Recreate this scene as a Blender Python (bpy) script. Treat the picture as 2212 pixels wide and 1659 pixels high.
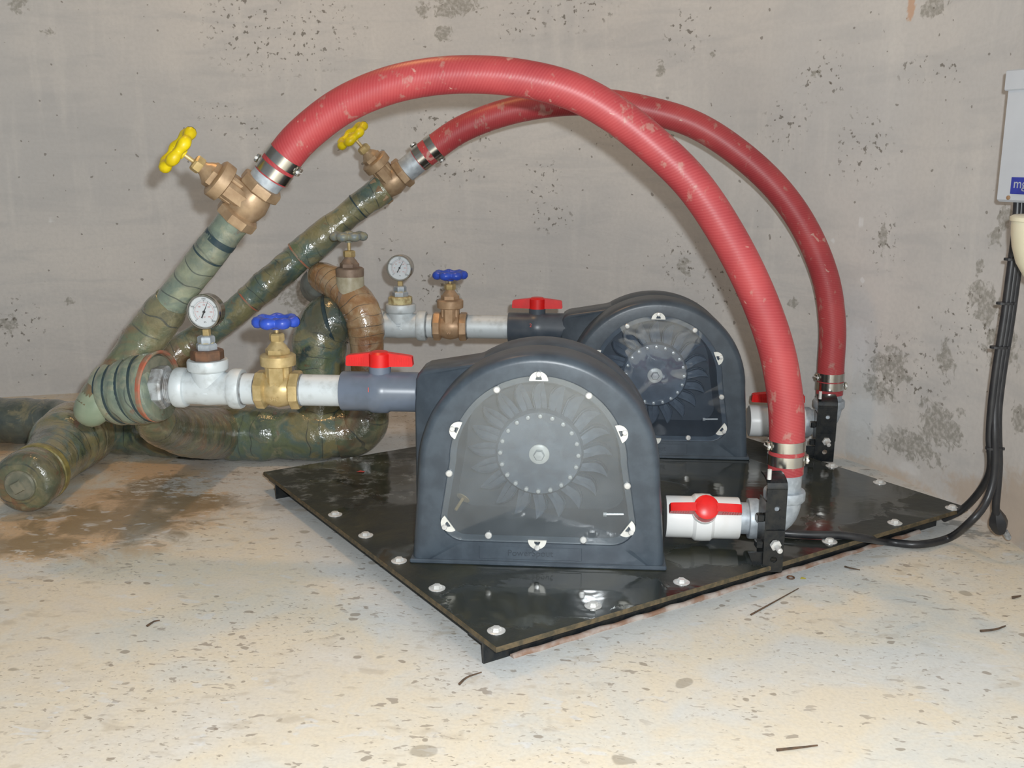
import bpy, bmesh, math, random
import numpy as np
from mathutils import Vector, Matrix, noise
random.seed(7)
R = math.radians
PI = math.pi
for o in list(bpy.data.objects): bpy.data.objects.remove(o, do_unlink=True)
scene = bpy.context.scene
COL = scene.collection

# ------------------------------------------------------------------ camera (solved from the photograph, 2212 x 1659)
HP = 0.045                                   # height of the mounting plate's top above the floor
CAM_H, PITCH, ROLL, YAW, FPX = 0.7239 + HP, 0.222, 0.0032, -0.0711, 2203.6
CX, CY = 1106.0, 829.5
FW = Vector((math.sin(YAW)*math.cos(PITCH), math.cos(YAW)*math.cos(PITCH), -math.sin(PITCH)))
R0 = Vector((math.cos(YAW), -math.sin(YAW), 0)); U0 = R0.cross(FW)
RT = math.cos(ROLL)*R0 + math.sin(ROLL)*U0; UP = -math.sin(ROLL)*R0 + math.cos(ROLL)*U0
CAMLOC = Vector((0, 0, CAM_H))
cd = bpy.data.cameras.new('camera'); cam = bpy.data.objects.new('camera', cd); COL.objects.link(cam)
cd.sensor_fit = 'HORIZONTAL'; cd.sensor_width = 36; cd.lens = FPX/2212*36; cd.clip_start = .02
cam.matrix_world = Matrix(((RT.x, UP.x, -FW.x, 0), (RT.y, UP.y, -FW.y, 0), (RT.z, UP.z, -FW.z, CAM_H), (0, 0, 0, 1)))
scene.camera = cam
def ray(x, y): return FW + RT*((x-CX)/FPX) - UP*((y-CY)/FPX)
def at(x, y, Y): d = ray(x, y); return CAMLOC + d*(Y/d.y)          # point on the vertical plane at depth Y
def atz(x, y, Z=0.0): d = ray(x, y); return CAMLOC + d*((Z-CAM_H)/d.z)

# ------------------------------------------------------------------ light: dim daylight from the open side, camera flash, a warm bulb overhead
scene.view_settings.view_transform = 'Standard'; scene.view_settings.look = 'None'
scene.view_settings.gamma = 1; scene.view_settings.use_curve_mapping = False
scene.view_settings.exposure = 0.0
scene.cycles.max_bounces=6; scene.cycles.diffuse_bounces=2; scene.cycles.glossy_bounces=3; scene.cycles.transparent_max_bounces=8
w = bpy.data.worlds.new('world'); scene.world = w; w.use_nodes = True
bg = w.node_tree.nodes['Background']; bg.inputs[0].default_value = (0.86, 0.93, 1.0, 1); bg.inputs[1].default_value = 0.27
def lamp(name, kind, loc, energy, color, size=.1, target=None):
    l = bpy.data.lights.new(name, kind); o = bpy.data.objects.new(name, l); COL.objects.link(o)
    o.location = loc; l.energy = energy; l.color = color
    if kind == 'AREA': l.shape = 'DISK'; l.size = size
    else: l.shadow_soft_size = size
    if target: o.rotation_euler = (Vector(target)-Vector(loc)).to_track_quat('-Z', 'Y').to_euler()
    return o
lamp('camera_flash', 'POINT', CAMLOC + RT*.05 + UP*.06, 120, (0.93, 0.975, 1.0), .014)
lamp('ceiling_bulb', 'AREA', (-.7, 2.35, 2.25), 7.5, (1.0, 0.58, 0.24), .26, (-.5, 2.1, 0))

# ------------------------------------------------------------------ helpers
class MB:
    def __init__(s): s.v=[]; s.f=[]; s.uv=[]; s.m=[]
    def add(s, vs, fs, uvs=None, M=None, mat=0):
        b=len(s.v)
        for i, v in enumerate(vs):
            v=Vector(v); s.v.append(M@v if M else v)
        for k, f in enumerate(fs):
            s.f.append([b+i for i in f]); s.uv.append(uvs[k] if uvs else None); s.m.append(mat)
        return s
    def build(s, name, mat, parent=None, ang=38, origin=None, smooth=True):
        me=bpy.data.meshes.new(name)
        o0=Vector(origin) if origin is not None else Vector((0,0,0))
        me.from_pydata([tuple(v-o0) for v in s.v], [], s.f)
        ms=mat if isinstance(mat,(list,tuple)) else [mat]
        for m in ms: me.materials.append(m)
        if any(u for u in s.uv):
            lay=me.uv_layers.new(name='UVMap'); i=0
            for k, f in enumerate(s.f):
                for j in range(len(f)):
                    lay.data[i].uv = s.uv[k][j] if s.uv[k] else (0,0); i+=1
        for p, mi in zip(me.polygons, s.m): p.material_index=mi; p.use_smooth=smooth
        me.validate(); me.update()
        bm=bmesh.new(); bm.from_mesh(me); bmesh.ops.recalc_face_normals(bm, faces=bm.faces); bm.to_mesh(me); bm.free()
        if smooth: me.set_sharp_from_angle(angle=R(ang))
        o=bpy.data.objects.new(name, me); COL.objects.link(o)
        if origin is not None: o.location=o0
        if parent: o.parent=parent
        return o
def frame(z, x=None):
    z=Vector(z).normalized()
    if x is None: x=Vector((1,0,0)) if abs(z.x)<.9 else Vector((0,1,0))
    x=Vector(x); x=(x-z*x.dot(z)).normalized(); y=z.cross(x)
    return Matrix((x,y,z)).transposed()
def TR(loc, z=(0,0,1), x=None):
    return Matrix.Translation(Vector(loc)) @ frame(z,x).to_4x4()
def lathe(mb, prof, n=24, M=None, mat=0, close=True, rot=0, rmod=None):
    vs=[]; fs=[]; uvs=[]
    for r,z in prof:
        for i in range(n):
            a=rot+2*PI*i/n; rr=r*(rmod(a) if rmod else 1); vs.append((rr*math.cos(a), rr*math.sin(a), z))
    L=0
    for k in range(len(prof)-1):
        dl=math.hypot(prof[k+1][0]-prof[k][0], prof[k+1][1]-prof[k][1])
        for i in range(n):
            j=(i+1)%n; fs.append((k*n+i, k*n+j, (k+1)*n+j, (k+1)*n+i))
            uvs.append(((L,i/n),(L,(i+1)/n),(L+dl,(i+1)/n),(L+dl,i/n)))
        L+=dl
    if close:
        fs.append(tuple(range(n-1,-1,-1))); uvs.append([(0,0)]*n)
        fs.append(tuple((len(prof)-1)*n+i for i in range(n))); uvs.append([(L,0)]*n)
    mb.add(vs,fs,uvs,M,mat); return mb
def box(mb, c, s, M=None, mat=0, bev=0.0):
    x,y,z=c; a,b,h=s[0]/2,s[1]/2,s[2]/2
    if bev<=0:
        vs=[(x+i*a,y+j*b,z+k*h) for i in(-1,1) for j in(-1,1) for k in(-1,1)]
        fs=[(0,1,3,2),(4,6,7,5),(0,4,5,1),(2,3,7,6),(0,2,6,4),(1,5,7,3)]
        mb.add(vs,fs,None,M,mat); return mb
    # bevelled box: octagonal-ish layers
    def ring(aa,bb,zz,e):
        return [(x+sx*(aa-(e if q else 0)), y+sy*(bb-(0 if q else e)), zz) for sx,sy,q in ((1,1,0),(1,1,1),(-1,1,1),(-1,1,0),(-1,-1,0),(-1,-1,1),(1,-1,1),(1,-1,0))]
    e=bev; vs=[]; fs=[]
    rs=[ring(a-e,b-e,z-h,e*.4),ring(a,b,z-h+e,e),ring(a,b,z+h-e,e),ring(a-e,b-e,z+h,e*.4)]
    for q in rs: vs+=q
    for k in range(3):
        for i in range(8): j=(i+1)%8; fs.append((k*8+i,k*8+j,k*8+8+j,k*8+8+i))
    fs.append(tuple(range(7,-1,-1))); fs.append(tuple(24+i for i in range(8)))
    mb.add(vs,fs,None,M,mat); return mb
def catmull(pts, step=.012):
    P=[Vector(p) for p in pts]; P=[P[0]*2-P[1]]+P+[P[-1]*2-P[-2]]; out=[]
    for i in range(1,len(P)-2):
        n=max(2,int((P[i+1]-P[i]).length/step))
        for k in range(n):
            t=k/n; a,b,c,d=P[i-1:i+3]
            out.append(.5*((2*b)+(c-a)*t+(2*a-5*b+4*c-d)*t*t+(3*b-a-3*c+d)*t**3))
    out.append(P[-2].copy()); return out
def sweep(mb, pts, rad, n=20, M=None, mat=0, cap=True, twist=0):
    T=[]
    for i in range(len(pts)):
        T.append((pts[min(i+1,len(pts)-1)]-pts[max(i-1,0)]).normalized())
    ref=Vector((0,0,1)) if abs(T[0].z)<.8 else Vector((0,-1,0))
    x=(ref-T[0]*ref.dot(T[0])).normalized(); S=0; vs=[]; ss=[]
    for i,p in enumerate(pts):
        if i: S+=(p-pts[i-1]).length
        x=(x-T[i]*x.dot(T[i])).normalized(); y=T[i].cross(x); ss.append(S)
    tot=S; x=(ref-T[0]*ref.dot(T[0])).normalized()
    for i,p in enumerate(pts):
        x=(x-T[i]*x.dot(T[i])).normalized(); y=T[i].cross(x)
        for k in range(n):
            a=2*PI*k/n; d=x*math.cos(a)+y*math.sin(a)
            r=rad(ss[i],tot,a,p) if callable(rad) else rad
            vs.append(p+d*r)
    fs=[]; uvs=[]
    for i in range(len(pts)-1):
        for k in range(n):
            j=(k+1)%n; fs.append((i*n+k,i*n+j,(i+1)*n+j,(i+1)*n+k))
            uvs.append(((ss[i],k/n),(ss[i],(k+1)/n),(ss[i+1],(k+1)/n),(ss[i+1],k/n)))
    if cap:
        fs.append(tuple(range(n-1,-1,-1))); uvs.append([(0,0)]*n)
        fs.append(tuple((len(pts)-1)*n+i for i in range(n))); uvs.append([(tot,0)]*n)
    mb.add(vs,fs,uvs,M,mat); return mb
def prism(mb, poly, d, M=None, mat=0):
    """polygon in local XZ extruded d along +Y"""
    n=len(poly); vs=[(x,0,z) for x,z in poly]+[(x,d,z) for x,z in poly]
    fs=[tuple(range(n)),tuple(range(2*n-1,n-1,-1))]+[(i,(i+1)%n,n+(i+1)%n,n+i) for i in range(n)]
    mb.add(vs,fs,None,M,mat); return mb
def strip_cells(mb, cells, wd, th, M=None):
    """flat strip in XZ (thickness along Y): stacked cells (z0,z1,hole(rx,rz,cx,cz) or None)"""
    n=16
    for z0,z1,h in cells:
        if not h: box(mb,(0,th/2,(z0+z1)/2),(wd,th,z1-z0),M); continue
        rx,rz,hx,hz=h; c=(z0+z1)/2; o=[];q=[]
        for i in range(n):
            a=2*PI*i/n+PI/4; ca,sa=math.cos(a),math.sin(a); m=max(abs(ca),abs(sa))
            o.append((ca/m*wd/2, c+sa/m*(z1-z0)/2)); q.append((hx+ca*rx,hz+sa*rz))
        vs=[(x,0,z) for x,z in o]+[(x,0,z) for x,z in q]+[(x,th,z) for x,z in o]+[(x,th,z) for x,z in q]; fs=[]
        for i in range(n):
            j=(i+1)%n
            fs+=[(i,j,n+j,n+i),(2*n+i,3*n+i,3*n+j,2*n+j),(i,2*n+i,2*n+j,j),(n+i,n+j,3*n+j,3*n+i)]
        mb.add(vs,fs,None,M)
    return mb
def text_obj(name, body, size, mat, parent, M, extrude=.0003):
    cu=bpy.data.curves.new(name,'FONT'); cu.body=body; cu.size=size; cu.align_x='CENTER'; cu.align_y='CENTER'; cu.extrude=extrude; cu.resolution_u=3
    t=bpy.data.objects.new(name,cu); COL.objects.link(t)
    me=bpy.data.meshes.new_from_object(t); bpy.data.objects.remove(t,do_unlink=True); bpy.data.curves.remove(cu)
    me.name=name; me.transform(M); me.materials.clear(); me.materials.append(mat)
    o=bpy.data.objects.new(name,me); COL.objects.link(o); o.parent=parent; return o
def thing(name, label, cat, M=None, group=None):
    o=bpy.data.objects.new(name,None); COL.objects.link(o); o.empty_display_size=.03
    if M is not None: o.matrix_world = M if isinstance(M,Matrix) else Matrix.Translation(Vector(M))
    return tag(o,label,cat,group)
def tag(o, label=None, cat=None, group=None, kind=None):
    if label: o['label']=label
    if cat: o['category']=cat
    if group: o['group']=group
    if kind: o['kind']=kind
    return o
def copy_tree(o, parent=None, mats=None):
    c=o.copy(); COL.objects.link(c); c.parent=parent
    for ch in o.children: copy_tree(ch,c)
    return c

# ------------------------------------------------------------------ materials
class NT:
    def __init__(s,name):
        s.m=bpy.data.materials.new(name); s.m.use_nodes=True; s.t=s.m.node_tree; s.n=s.t.nodes; s.l=s.t.links
        s.b=s.n['Principled BSDF']; s.out=s.n['Material Output']
    def node(s,k,**kw):
        q=s.n.new(k)
        for a,v in kw.items(): setattr(q,a,v)
        return q
    def put(s,sock,v):
        if hasattr(v,'is_output') or isinstance(v,bpy.types.NodeSocket): s.l.new(v,sock)
        else: sock.default_value=v
    def coord(s,kind='Object',scale=None,rot=None):
        c=s.node('ShaderNodeTexCoord').outputs[kind]
        if scale is None: return c
        m=s.node('ShaderNodeMapping'); s.l.new(c,m.inputs[0]); m.inputs['Scale'].default_value=scale
        if rot: m.inputs['Rotation'].default_value=rot
        return m.outputs[0]
    def noise(s,vec,scale,detail=4,rough=.55,dist=0):
        q=s.node('ShaderNodeTexNoise'); s.l.new(vec,q.inputs['Vector']); q.inputs['Scale'].default_value=scale
        q.inputs['Detail'].default_value=detail; q.inputs['Roughness'].default_value=rough; q.inputs['Distortion'].default_value=dist
        return q.outputs['Fac']
    def vor(s,vec,scale,feat='F1'):
        q=s.node('ShaderNodeTexVoronoi'); s.l.new(vec,q.inputs['Vector']); q.inputs['Scale'].default_value=scale; q.feature=feat
        return q.outputs['Distance']
    def ramp(s,fac,stops):
        q=s.node('ShaderNodeValToRGB'); s.l.new(fac,q.inputs[0]); e=q.color_ramp.elements
        while len(e)<len(stops): e.new(.5)
        for i,(p,c) in enumerate(stops):
            e[i].position=p; e[i].color=(c,c,c,1) if not isinstance(c,(tuple,list)) else tuple(c)+(1,)
        return q.outputs[0]
    def mr(s,v,a,b,c=0,d=1):
        q=s.node('ShaderNodeMapRange',clamp=True,interpolation_type='SMOOTHSTEP'); s.l.new(v,q.inputs[0])
        for i,x in zip((1,2,3,4),(a,b,c,d)): q.inputs[i].default_value=x
        return q.outputs[0]
    def math(s,op,a,b=0.0):
        q=s.node('ShaderNodeMath',operation=op); s.put(q.inputs[0],a); s.put(q.inputs[1],b); return q.outputs[0]
    def mix(s,f,a,b,mode='MIX'):
        q=s.node('ShaderNodeMix',data_type='RGBA',blend_type=mode); s.put(q.inputs[0],f)
        for i,v in ((6,a),(7,b)):
            if isinstance(v,(tuple,list)): v=tuple(v)+(1,) if len(v)==3 else v
            s.put(q.inputs[i],v)
        return q.outputs[2]
    def bump(s,h,strength=.3,dist=.002,base=None):
        q=s.node('ShaderNodeBump'); s.l.new(h,q.inputs['Height']); q.inputs['Strength'].default_value=strength; q.inputs['Distance'].default_value=dist
        if base: s.l.new(base,q.inputs['Normal'])
        s.l.new(q.outputs[0],s.b.inputs['Normal']); return q.outputs[0]
    def set(s,**kw):
        for k,v in kw.items():
            k={'color':'Base Color','rough':'Roughness','metal':'Metallic','spec':'Specular IOR Level','coat':'Coat Weight','coatr':'Coat Roughness'}[k]
            if isinstance(v,tuple) and len(v)==3: v=v+(1,)
            s.put(s.b.inputs[k],v)
        return s
def simple(name,c1,c2=None,rough=.5,metal=0.0,scale=30,bump=0,spec=.5,lo=.35,hi=.65,coat=0):
    t=NT(name); v=t.coord()
    if c2 is None: c2=tuple(x*.8 for x in c1)
    n=t.noise(v,scale,5); t.set(color=t.mix(t.mr(n,lo,hi),c1,c2),rough=rough,metal=metal,spec=spec,coat=coat)
    if bump: t.bump(t.noise(v,scale*4,4),bump,.001)
    return t.m
M={}
M['black_plastic']=simple('black_plastic',(.066,.086,.108),(.046,.060,.077),.36,0,25,.15)
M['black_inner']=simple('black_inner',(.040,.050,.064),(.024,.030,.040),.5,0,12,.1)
M['runner']=simple('runner_plastic',(.17,.20,.24),(.11,.13,.16),.33,0,30)
M['steel']=simple('stainless',(.82,.82,.80),(.66,.66,.64),.3,.35,60)
M['tab']=simple('tab_white',(.85,.84,.78),(.72,.71,.65),.4,.1,60)
M['galv']=simple('galvanised',(.50,.55,.59),(.36,.40,.44),.48,.35,55,.15)
M['galv_white']=simple('galvanised_pale',(.62,.67,.69),(.42,.45,.45),.5,.15,40,.1,lo=.45,hi=.8)
M['zinc']=simple('zinc_dirty',(.5,.53,.55),(.22,.21,.2),.5,.4,45,.25)
M['brass']=simple('brass',(.60,.46,.23),(.46,.34,.15),.4,.4,50,.1)
M['bronze']=simple('bronze',(.50,.33,.20),(.40,.25,.14),.42,.3,50,.12)
M['dull_bronze']=simple('dull_bronze',(.44,.31,.19),(.33,.22,.13),.42,.4,45,.2)
M['old_bronze']=simple('old_bronze',(.30,.22,.16),(.22,.15,.11),.5,.3,45,.25)
M['rust']=simple('rusty_bush',(.22,.11,.06),(.12,.07,.045),.55,.2,40,.3)
M['ptfe']=simple('thread_tape',(.62,.55,.30),(.35,.26,.12),.6,0,80,.3)
M['blue']=simple('blue_paint',(.035,.10,.58),(.03,.075,.46),.35,.0,40,.1)
M['yellow']=simple('yellow_paint',(.80,.62,.0),(.62,.46,.0),.4,0,40,.1)
M['grey_wheel']=simple('weathered_wheel',(.20,.25,.28),(.28,.28,.20),.45,.1,90,.2)
M['red']=simple('red_handle',(.74,.012,.012),(.62,.01,.01),.35,0,30)
M['pvc_grey']=simple('grey_pvc',(.15,.18,.235),(.12,.145,.185),.32,0,18,.03)
M['pvc_dark']=simple('dark_grey_pvc',(.055,.070,.09),(.085,.10,.12),.35,0,22,.03)
M['pvc_white']=simple('white_pvc',(.82,.83,.82),(.72,.71,.66),.35,0,22,.02,lo=.5,hi=.9)
M['black_metal']=simple('black_paint_metal',(.012,.015,.018),(.026,.027,.026),.22,.2,60,.25)
M['band']=simple('clamp_steel',(.62,.61,.57),(.55,.54,.5),.22,1,20)
M['cable']=simple('cable_black',(.018,.019,.022),(.028,.028,.03),.38,0,40,.05)
M['box_grey']=simple('box_grey',(.52,.545,.58),(.49,.515,.55),.5,0,10,.03)
M['sticker']=simple('sticker_blue',(.035,.05,.34),(.03,.04,.28),.4)
M['cream']=simple('cream_plastic',(.80,.76,.58),(.76,.71,.52),.4,0,8)
M['ink_black']=simple('ink_black',(.03,.03,.03),None,.6)
M['ink_red']=simple('ink_red',(.65,.10,.07),None,.6)
M['ink_grey']=simple('ink_grey',(.42,.45,.5),None,.5)
M['dial']=simple('dial_white',(.80,.83,.84),(.78,.81,.82),.5)
M['wood_edge']=simple('plate_edge_brown',(.13,.095,.05),(.06,.05,.03),.6,0,90,.4)
M['twig']=simple('twig_brown',(.12,.07,.04),(.07,.05,.035),.8,0,90,.3)
M['yellow_bit']=simple('petal_yellow',(.65,.55,.08),None,.6)
M['red_bit']=simple('red_flake',(.5,.08,.07),None,.6)
M['grey_wrap']=simple('grey_cloth',(.22,.24,.22),(.15,.16,.15),.5,0,40,.3)
M['letter']=simple('moulded_letter',(.040,.052,.066),(.036,.046,.06),.45)
M['mud']=simple('splash_gray',(.35,.33,.30),(.25,.24,.22),.7)

# clear cover: a thin acrylic sheet, part clear part hazy
def cover_mat(name,haze,tint,hc,ripple=0):
    t=NT(name); tr=t.node('ShaderNodeBsdfTransparent'); tr.inputs[0].default_value=tint+(1,)
    v=t.coord(); n=t.noise(v,9,5); h=t.math('MULTIPLY',t.mr(n,.3,.75,.6,1.25),haze)
    sc=t.noise(t.coord('Object',(1,1,1)),55,3); 
    t.set(color=hc,rough=.5)
    mx=t.node('ShaderNodeMixShader'); t.l.new(h,mx.inputs[0]); t.l.new(tr.outputs[0],mx.inputs[1]); t.l.new(t.b.outputs[0],mx.inputs[2])
    gl=t.node('ShaderNodeBsdfGlossy'); gl.inputs['Roughness'].default_value=.03
    if ripple: bq=t.node('ShaderNodeBump'); bq.inputs['Strength'].default_value=ripple; bq.inputs['Distance'].default_value=.02; t.l.new(t.noise(v,7,2,.5,.4),bq.inputs['Height']); t.l.new(bq.outputs[0],gl.inputs['Normal'])
    fr=t.node('ShaderNodeFresnel'); fr.inputs[0].default_value=1.49
    m2=t.node('ShaderNodeMixShader'); t.l.new(fr.outputs[0],m2.inputs[0]); t.l.new(mx.outputs[0],m2.inputs[1]); t.l.new(gl.outputs[0],m2.inputs[2])
    t.l.new(m2.outputs[0],t.out.inputs[0]); return t.m
M['cover_hazy']=cover_mat('acrylic_hazy',.15,(.93,.95,.96),(.36,.40,.43))
M['cover_clear']=cover_mat('acrylic_clear',.06,(.93,.95,.97),(.30,.38,.50),.35)
M['glass']=cover_mat('gauge_glass',.02,(.98,.98,.98),(.7,.72,.74))

# red rubber hose with a fine cloth weave and grey scuffs
t=NT('red_hose'); uv=t.coord('UV'); sep=t.node('ShaderNodeSeparateXYZ'); t.l.new(uv,sep.inputs[0])
ph=t.math('ADD',t.math('MULTIPLY',sep.outputs[0],1100.0),t.math('MULTIPLY',sep.outputs[1],2*PI*14))
wv=t.math('SINE',ph,0); ob=t.coord()
base=t.mix(t.mr(t.noise(ob,7,4),.35,.7),(.44,.058,.062),(.34,.036,.044))
base=t.mix(t.math('MULTIPLY',t.mr(wv,-1,1),.16),base,(.58,.14,.14))
sc=t.math('MULTIPLY',t.mr(t.noise(t.coord('Object',(1,1,.6)),42,4,.6),.58,.68),.5)
base=t.mix(sc,base,(.42,.27,.22))
sc2=t.mr(t.noise(ob,30,3,.5,.6),.69,.73); base=t.mix(t.math('MULTIPLY',sc2,.6),base,(.60,.40,.33))
t.set(color=base,rough=.42,spec=.45); t.bump(wv,.05,.0008); M['hose']=t.m

# resin-soaked cloth tape round the pipes; bands run round the pipe
def wrap(name,cols,gl=.22,band=30,seam=True,dark=.5,bs=.5,hi=(.30,.27,.16)):
    t=NT(name); uv=t.coord('UV'); ob=t.coord(); sep=t.node('ShaderNodeSeparateXYZ'); t.l.new(uv,sep.inputs[0])
    n=t.noise(ob,8.5,4,.55,.5); c=t.ramp(n,cols); c=t.mix(t.math('MULTIPLY',t.mr(t.noise(ob,19,4,.6,1.0),.50,.66),.6),c,hi)
    u=t.math('ADD',t.math('MULTIPLY',sep.outputs[0],band),t.math('MULTIPLY',t.noise(ob,7,2),2.2))
    fr=t.math('FRACT',u,0)
    if seam:
        sm=t.math('LESS_THAN',fr,.07); sm=t.math('MULTIPLY',sm,t.mr(t.noise(ob,9,3),.42,.6)); c=t.mix(t.math('MULTIPLY',sm,.75),c,(.045,.055,.055))
        rs=t.math('MULTIPLY',t.mr(t.noise(ob,16,4,.6,1.5),.62,.7),.5); c=t.mix(rs,c,(.20,.075,.045))
    bl=t.math('MULTIPLY',t.mr(t.noise(ob,5.5,3,.5,1.0),.5,.64),dark); c=t.mix(bl,c,(.028,.042,.045))
    t.set(color=c,rough=gl,spec=.6,coat=.6,coatr=.08)
    h=t.math('ADD',t.math('MULTIPLY',t.noise(ob,38,3),1.0),t.math('ADD',t.math('MULTIPLY',t.noise(ob,130,3),.45),t.math('MULTIPLY',fr,.3))); q=t.bump(h,bs,.004); t.l.new(q,t.b.inputs['Coat Normal']); return t.m
M['wrap_green']=wrap('wrap_green',[(.30,(.035,.06,.06)),(.41,(.13,.165,.09)),(.49,(.10,.15,.13)),(.56,(.22,.20,.10)),(.66,(.16,.17,.10)),(.76,(.34,.32,.19))],.2,30,True,.6,.65)
M['wrap_sage']=wrap('wrap_sage',[(.30,(.09,.13,.115)),(.42,(.21,.255,.19)),(.50,(.16,.20,.16)),(.58,(.27,.29,.20)),(.66,(.20,.23,.16)),(.78,(.36,.36,.25))],.26,24,True,.35,.5,(.33,.32,.22))
M['wrap_orange']=wrap('wrap_orange',[(.28,(.26,.11,.05)),(.42,(.36,.21,.10)),(.52,(.30,.16,.07)),(.6,(.42,.28,.15)),(.78,(.50,.37,.23))],.22,45,True,.12,.6,(.46,.36,.23))
M['wrap_dark']=wrap('wrap_dark',[(.28,(.03,.05,.055)),(.45,(.10,.12,.10)),(.55,(.06,.08,.075)),(.75,(.22,.20,.14))],.3,20,False,.6,.5)
M['wrap_brown']=wrap('wrap_brown',[(.28,(.06,.065,.045)),(.42,(.20,.18,.10)),(.50,(.13,.15,.09)),(.58,(.20,.13,.07)),(.66,(.26,.23,.13)),(.78,(.42,.35,.22))],.18,22,True,.45,.65)
M['lip_red']=simple('lip_red',(.40,.12,.07),(.27,.22,.15),.35,0,40,.3)
M['wrap_cream']=simple('wrap_cream',(.50,.46,.34),(.38,.33,.22),.35,0,40,.2)
M['wrap_pale']=simple('wrap_pale',(.27,.31,.22),(.20,.25,.17),.28,0,14,.2)
M['wrap_face']=simple('wrap_face',(.24,.23,.17),(.15,.16,.12),.3,0,40,.3)
M['yellow_band']=simple('band_yellow',(.33,.28,.09),(.16,.14,.05),.3,0,50,.3)
M['stripe_blue']=simple('stripe_blue',(.022,.045,.06),(.04,.06,.06),.3,0,60,.3)

# stains with their own places: ellipses broken up by noise
MASKS={}
def blotches(t, space, items):
    """items: (cx,cy,rx,ry); soft ellipses kept as a named mesh attribute, broken up by noise in the nodes"""
    nm='stain_%d'%sum(len(v) for v in MASKS.values()); MASKS.setdefault(space,[]).append((nm,items))
    q=t.node('ShaderNodeAttribute'); q.attribute_name=nm; return q.outputs['Fac']
CLOUDS={}
def cloud(t, space, scale, octaves, rough=.6, off=0.0):
    """large soft mottling, kept as a mesh attribute"""
    nm='cloud_%s_%d'%(space,len(CLOUDS.setdefault(space,[]))); CLOUDS[space].append((nm,scale,octaves,rough,off))
    q=t.node('ShaderNodeAttribute'); q.attribute_name=nm; return q.outputs['Fac']
def write_masks(o, space, U, V):
    for nm,sc,octs,rg,off in CLOUDS.get(space,[]):
        nr=sum(rg**k for k in range(octs)); nz=noise.noise
        val=[.5+.5*sum(rg**k*nz(Vector((u*sc*2**k,v*sc*2**k,off+7.3*k))) for k in range(octs))/nr for u,v in zip(U,V)]
        a=o.data.attributes.new(nm,'FLOAT','POINT'); a.data.foreach_set('value',np.array(val,dtype=np.float32))
    for nm,items in MASKS[space]:
        acc=np.full(len(U),-1.0)
        for cx,cy,rx,ry in items: acc=np.maximum(acc,1-np.sqrt(((U-cx)/rx)**2+((V-cy)/ry)**2))
        a=o.data.attributes.new(nm,'FLOAT','POINT'); a.data.foreach_set('value',acc.astype(np.float32))

# ------------------------------------------------------------------ the setting
wall_pts=[(1.0,-1.2),(.97,-.2),(.94,.7),(.905,1.4),(.885,1.85),(.878,2.03),(.852,2.2),(.785,2.40),(.70,2.565),(.53,2.79),(.27,3.03),(-.15,3.24),(-.75,3.33),(-1.4,3.22),(-2.1,2.96),(-3.0,2.5)]
wp=catmull([Vector((x,y,0)) for x,y in wall_pts],.013)
wall_u=[0.0]
for i in range(1,len(wp)): wall_u.append(wall_u[-1]+(wp[i]-wp[i-1]).length)
def wall_hit(px,py):
    d=ray(px,py); best=None
    for i in range(len(wp)-1):
        a,b=wp[i],wp[i+1]; ex,ey=b.x-a.x,b.y-a.y; den=d.x*ey-d.y*ex
        if abs(den)<1e-9: continue
        tt=(a.x*ey-a.y*ex)/den; s=(a.x*d.y-a.y*d.x)/den
        if tt>0 and 0<=s<=1 and (best is None or tt<best[0]): best=(tt,i,s)
    tt,i,s=best; p=CAMLOC+d*tt
    return wall_u[i]+s*(wall_u[i+1]-wall_u[i]), p.z, tt, p
def wall_blob(px,py,rx,ry):
    u,z,tt,p=wall_hit(px,py); u2=wall_hit(px+8,py)[0]; 
    return (u,z,max(.012,abs(u2-u)/8*rx),max(.012,ry*tt/FPX))
mb=MB(); zs=[.015*k for k in range(88)]+[1.5,1.9,2.3]; nw=len(wp); vs=[];fs=[];uvs=[]
for z in zs:
    for p in wp: vs.append((p.x,p.y,z))
for k in range(len(zs)-1):
    for i in range(nw-1):
        fs.append((k*nw+i,k*nw+i+1,(k+1)*nw+i+1,(k+1)*nw+i)); uvs.append(((wall_u[i],zs[k]),(wall_u[i+1],zs[k]),(wall_u[i+1],zs[k+1]),(wall_u[i],zs[k+1])))
mb.add(vs,fs,uvs)
t=NT('plastered_wall'); uv=t.coord('UV')
big=cloud(t,'wall',1.7,4); c=t.mix(t.mr(big,.3,.7),(.59,.59,.585),(.70,.68,.65))
mp=t.node('ShaderNodeMapping'); t.l.new(uv,mp.inputs[0]); mp.inputs['Scale'].default_value=(1,5,1); mp.inputs['Rotation'].default_value=(0,0,.35)
st=t.noise(mp.outputs[0],3.2,4,.62,.5); c=t.mix(t.math('MULTIPLY',t.mr(st,.45,.7),.42),c,(.50,.51,.515))
mp=t.node('ShaderNodeMapping'); t.l.new(uv,mp.inputs[0]); mp.inputs['Scale'].default_value=(7,1,1)
st2=t.noise(mp.outputs[0],2.2,3,.6,0); c=t.mix(t.math('MULTIPLY',t.mr(st2,.5,.72),.30),c,(.78,.76,.72))
fine=t.noise(uv,90,2); c=t.mix(t.math('MULTIPLY',t.mr(fine,.35,.7),.18),c,(.50,.495,.48))
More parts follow.
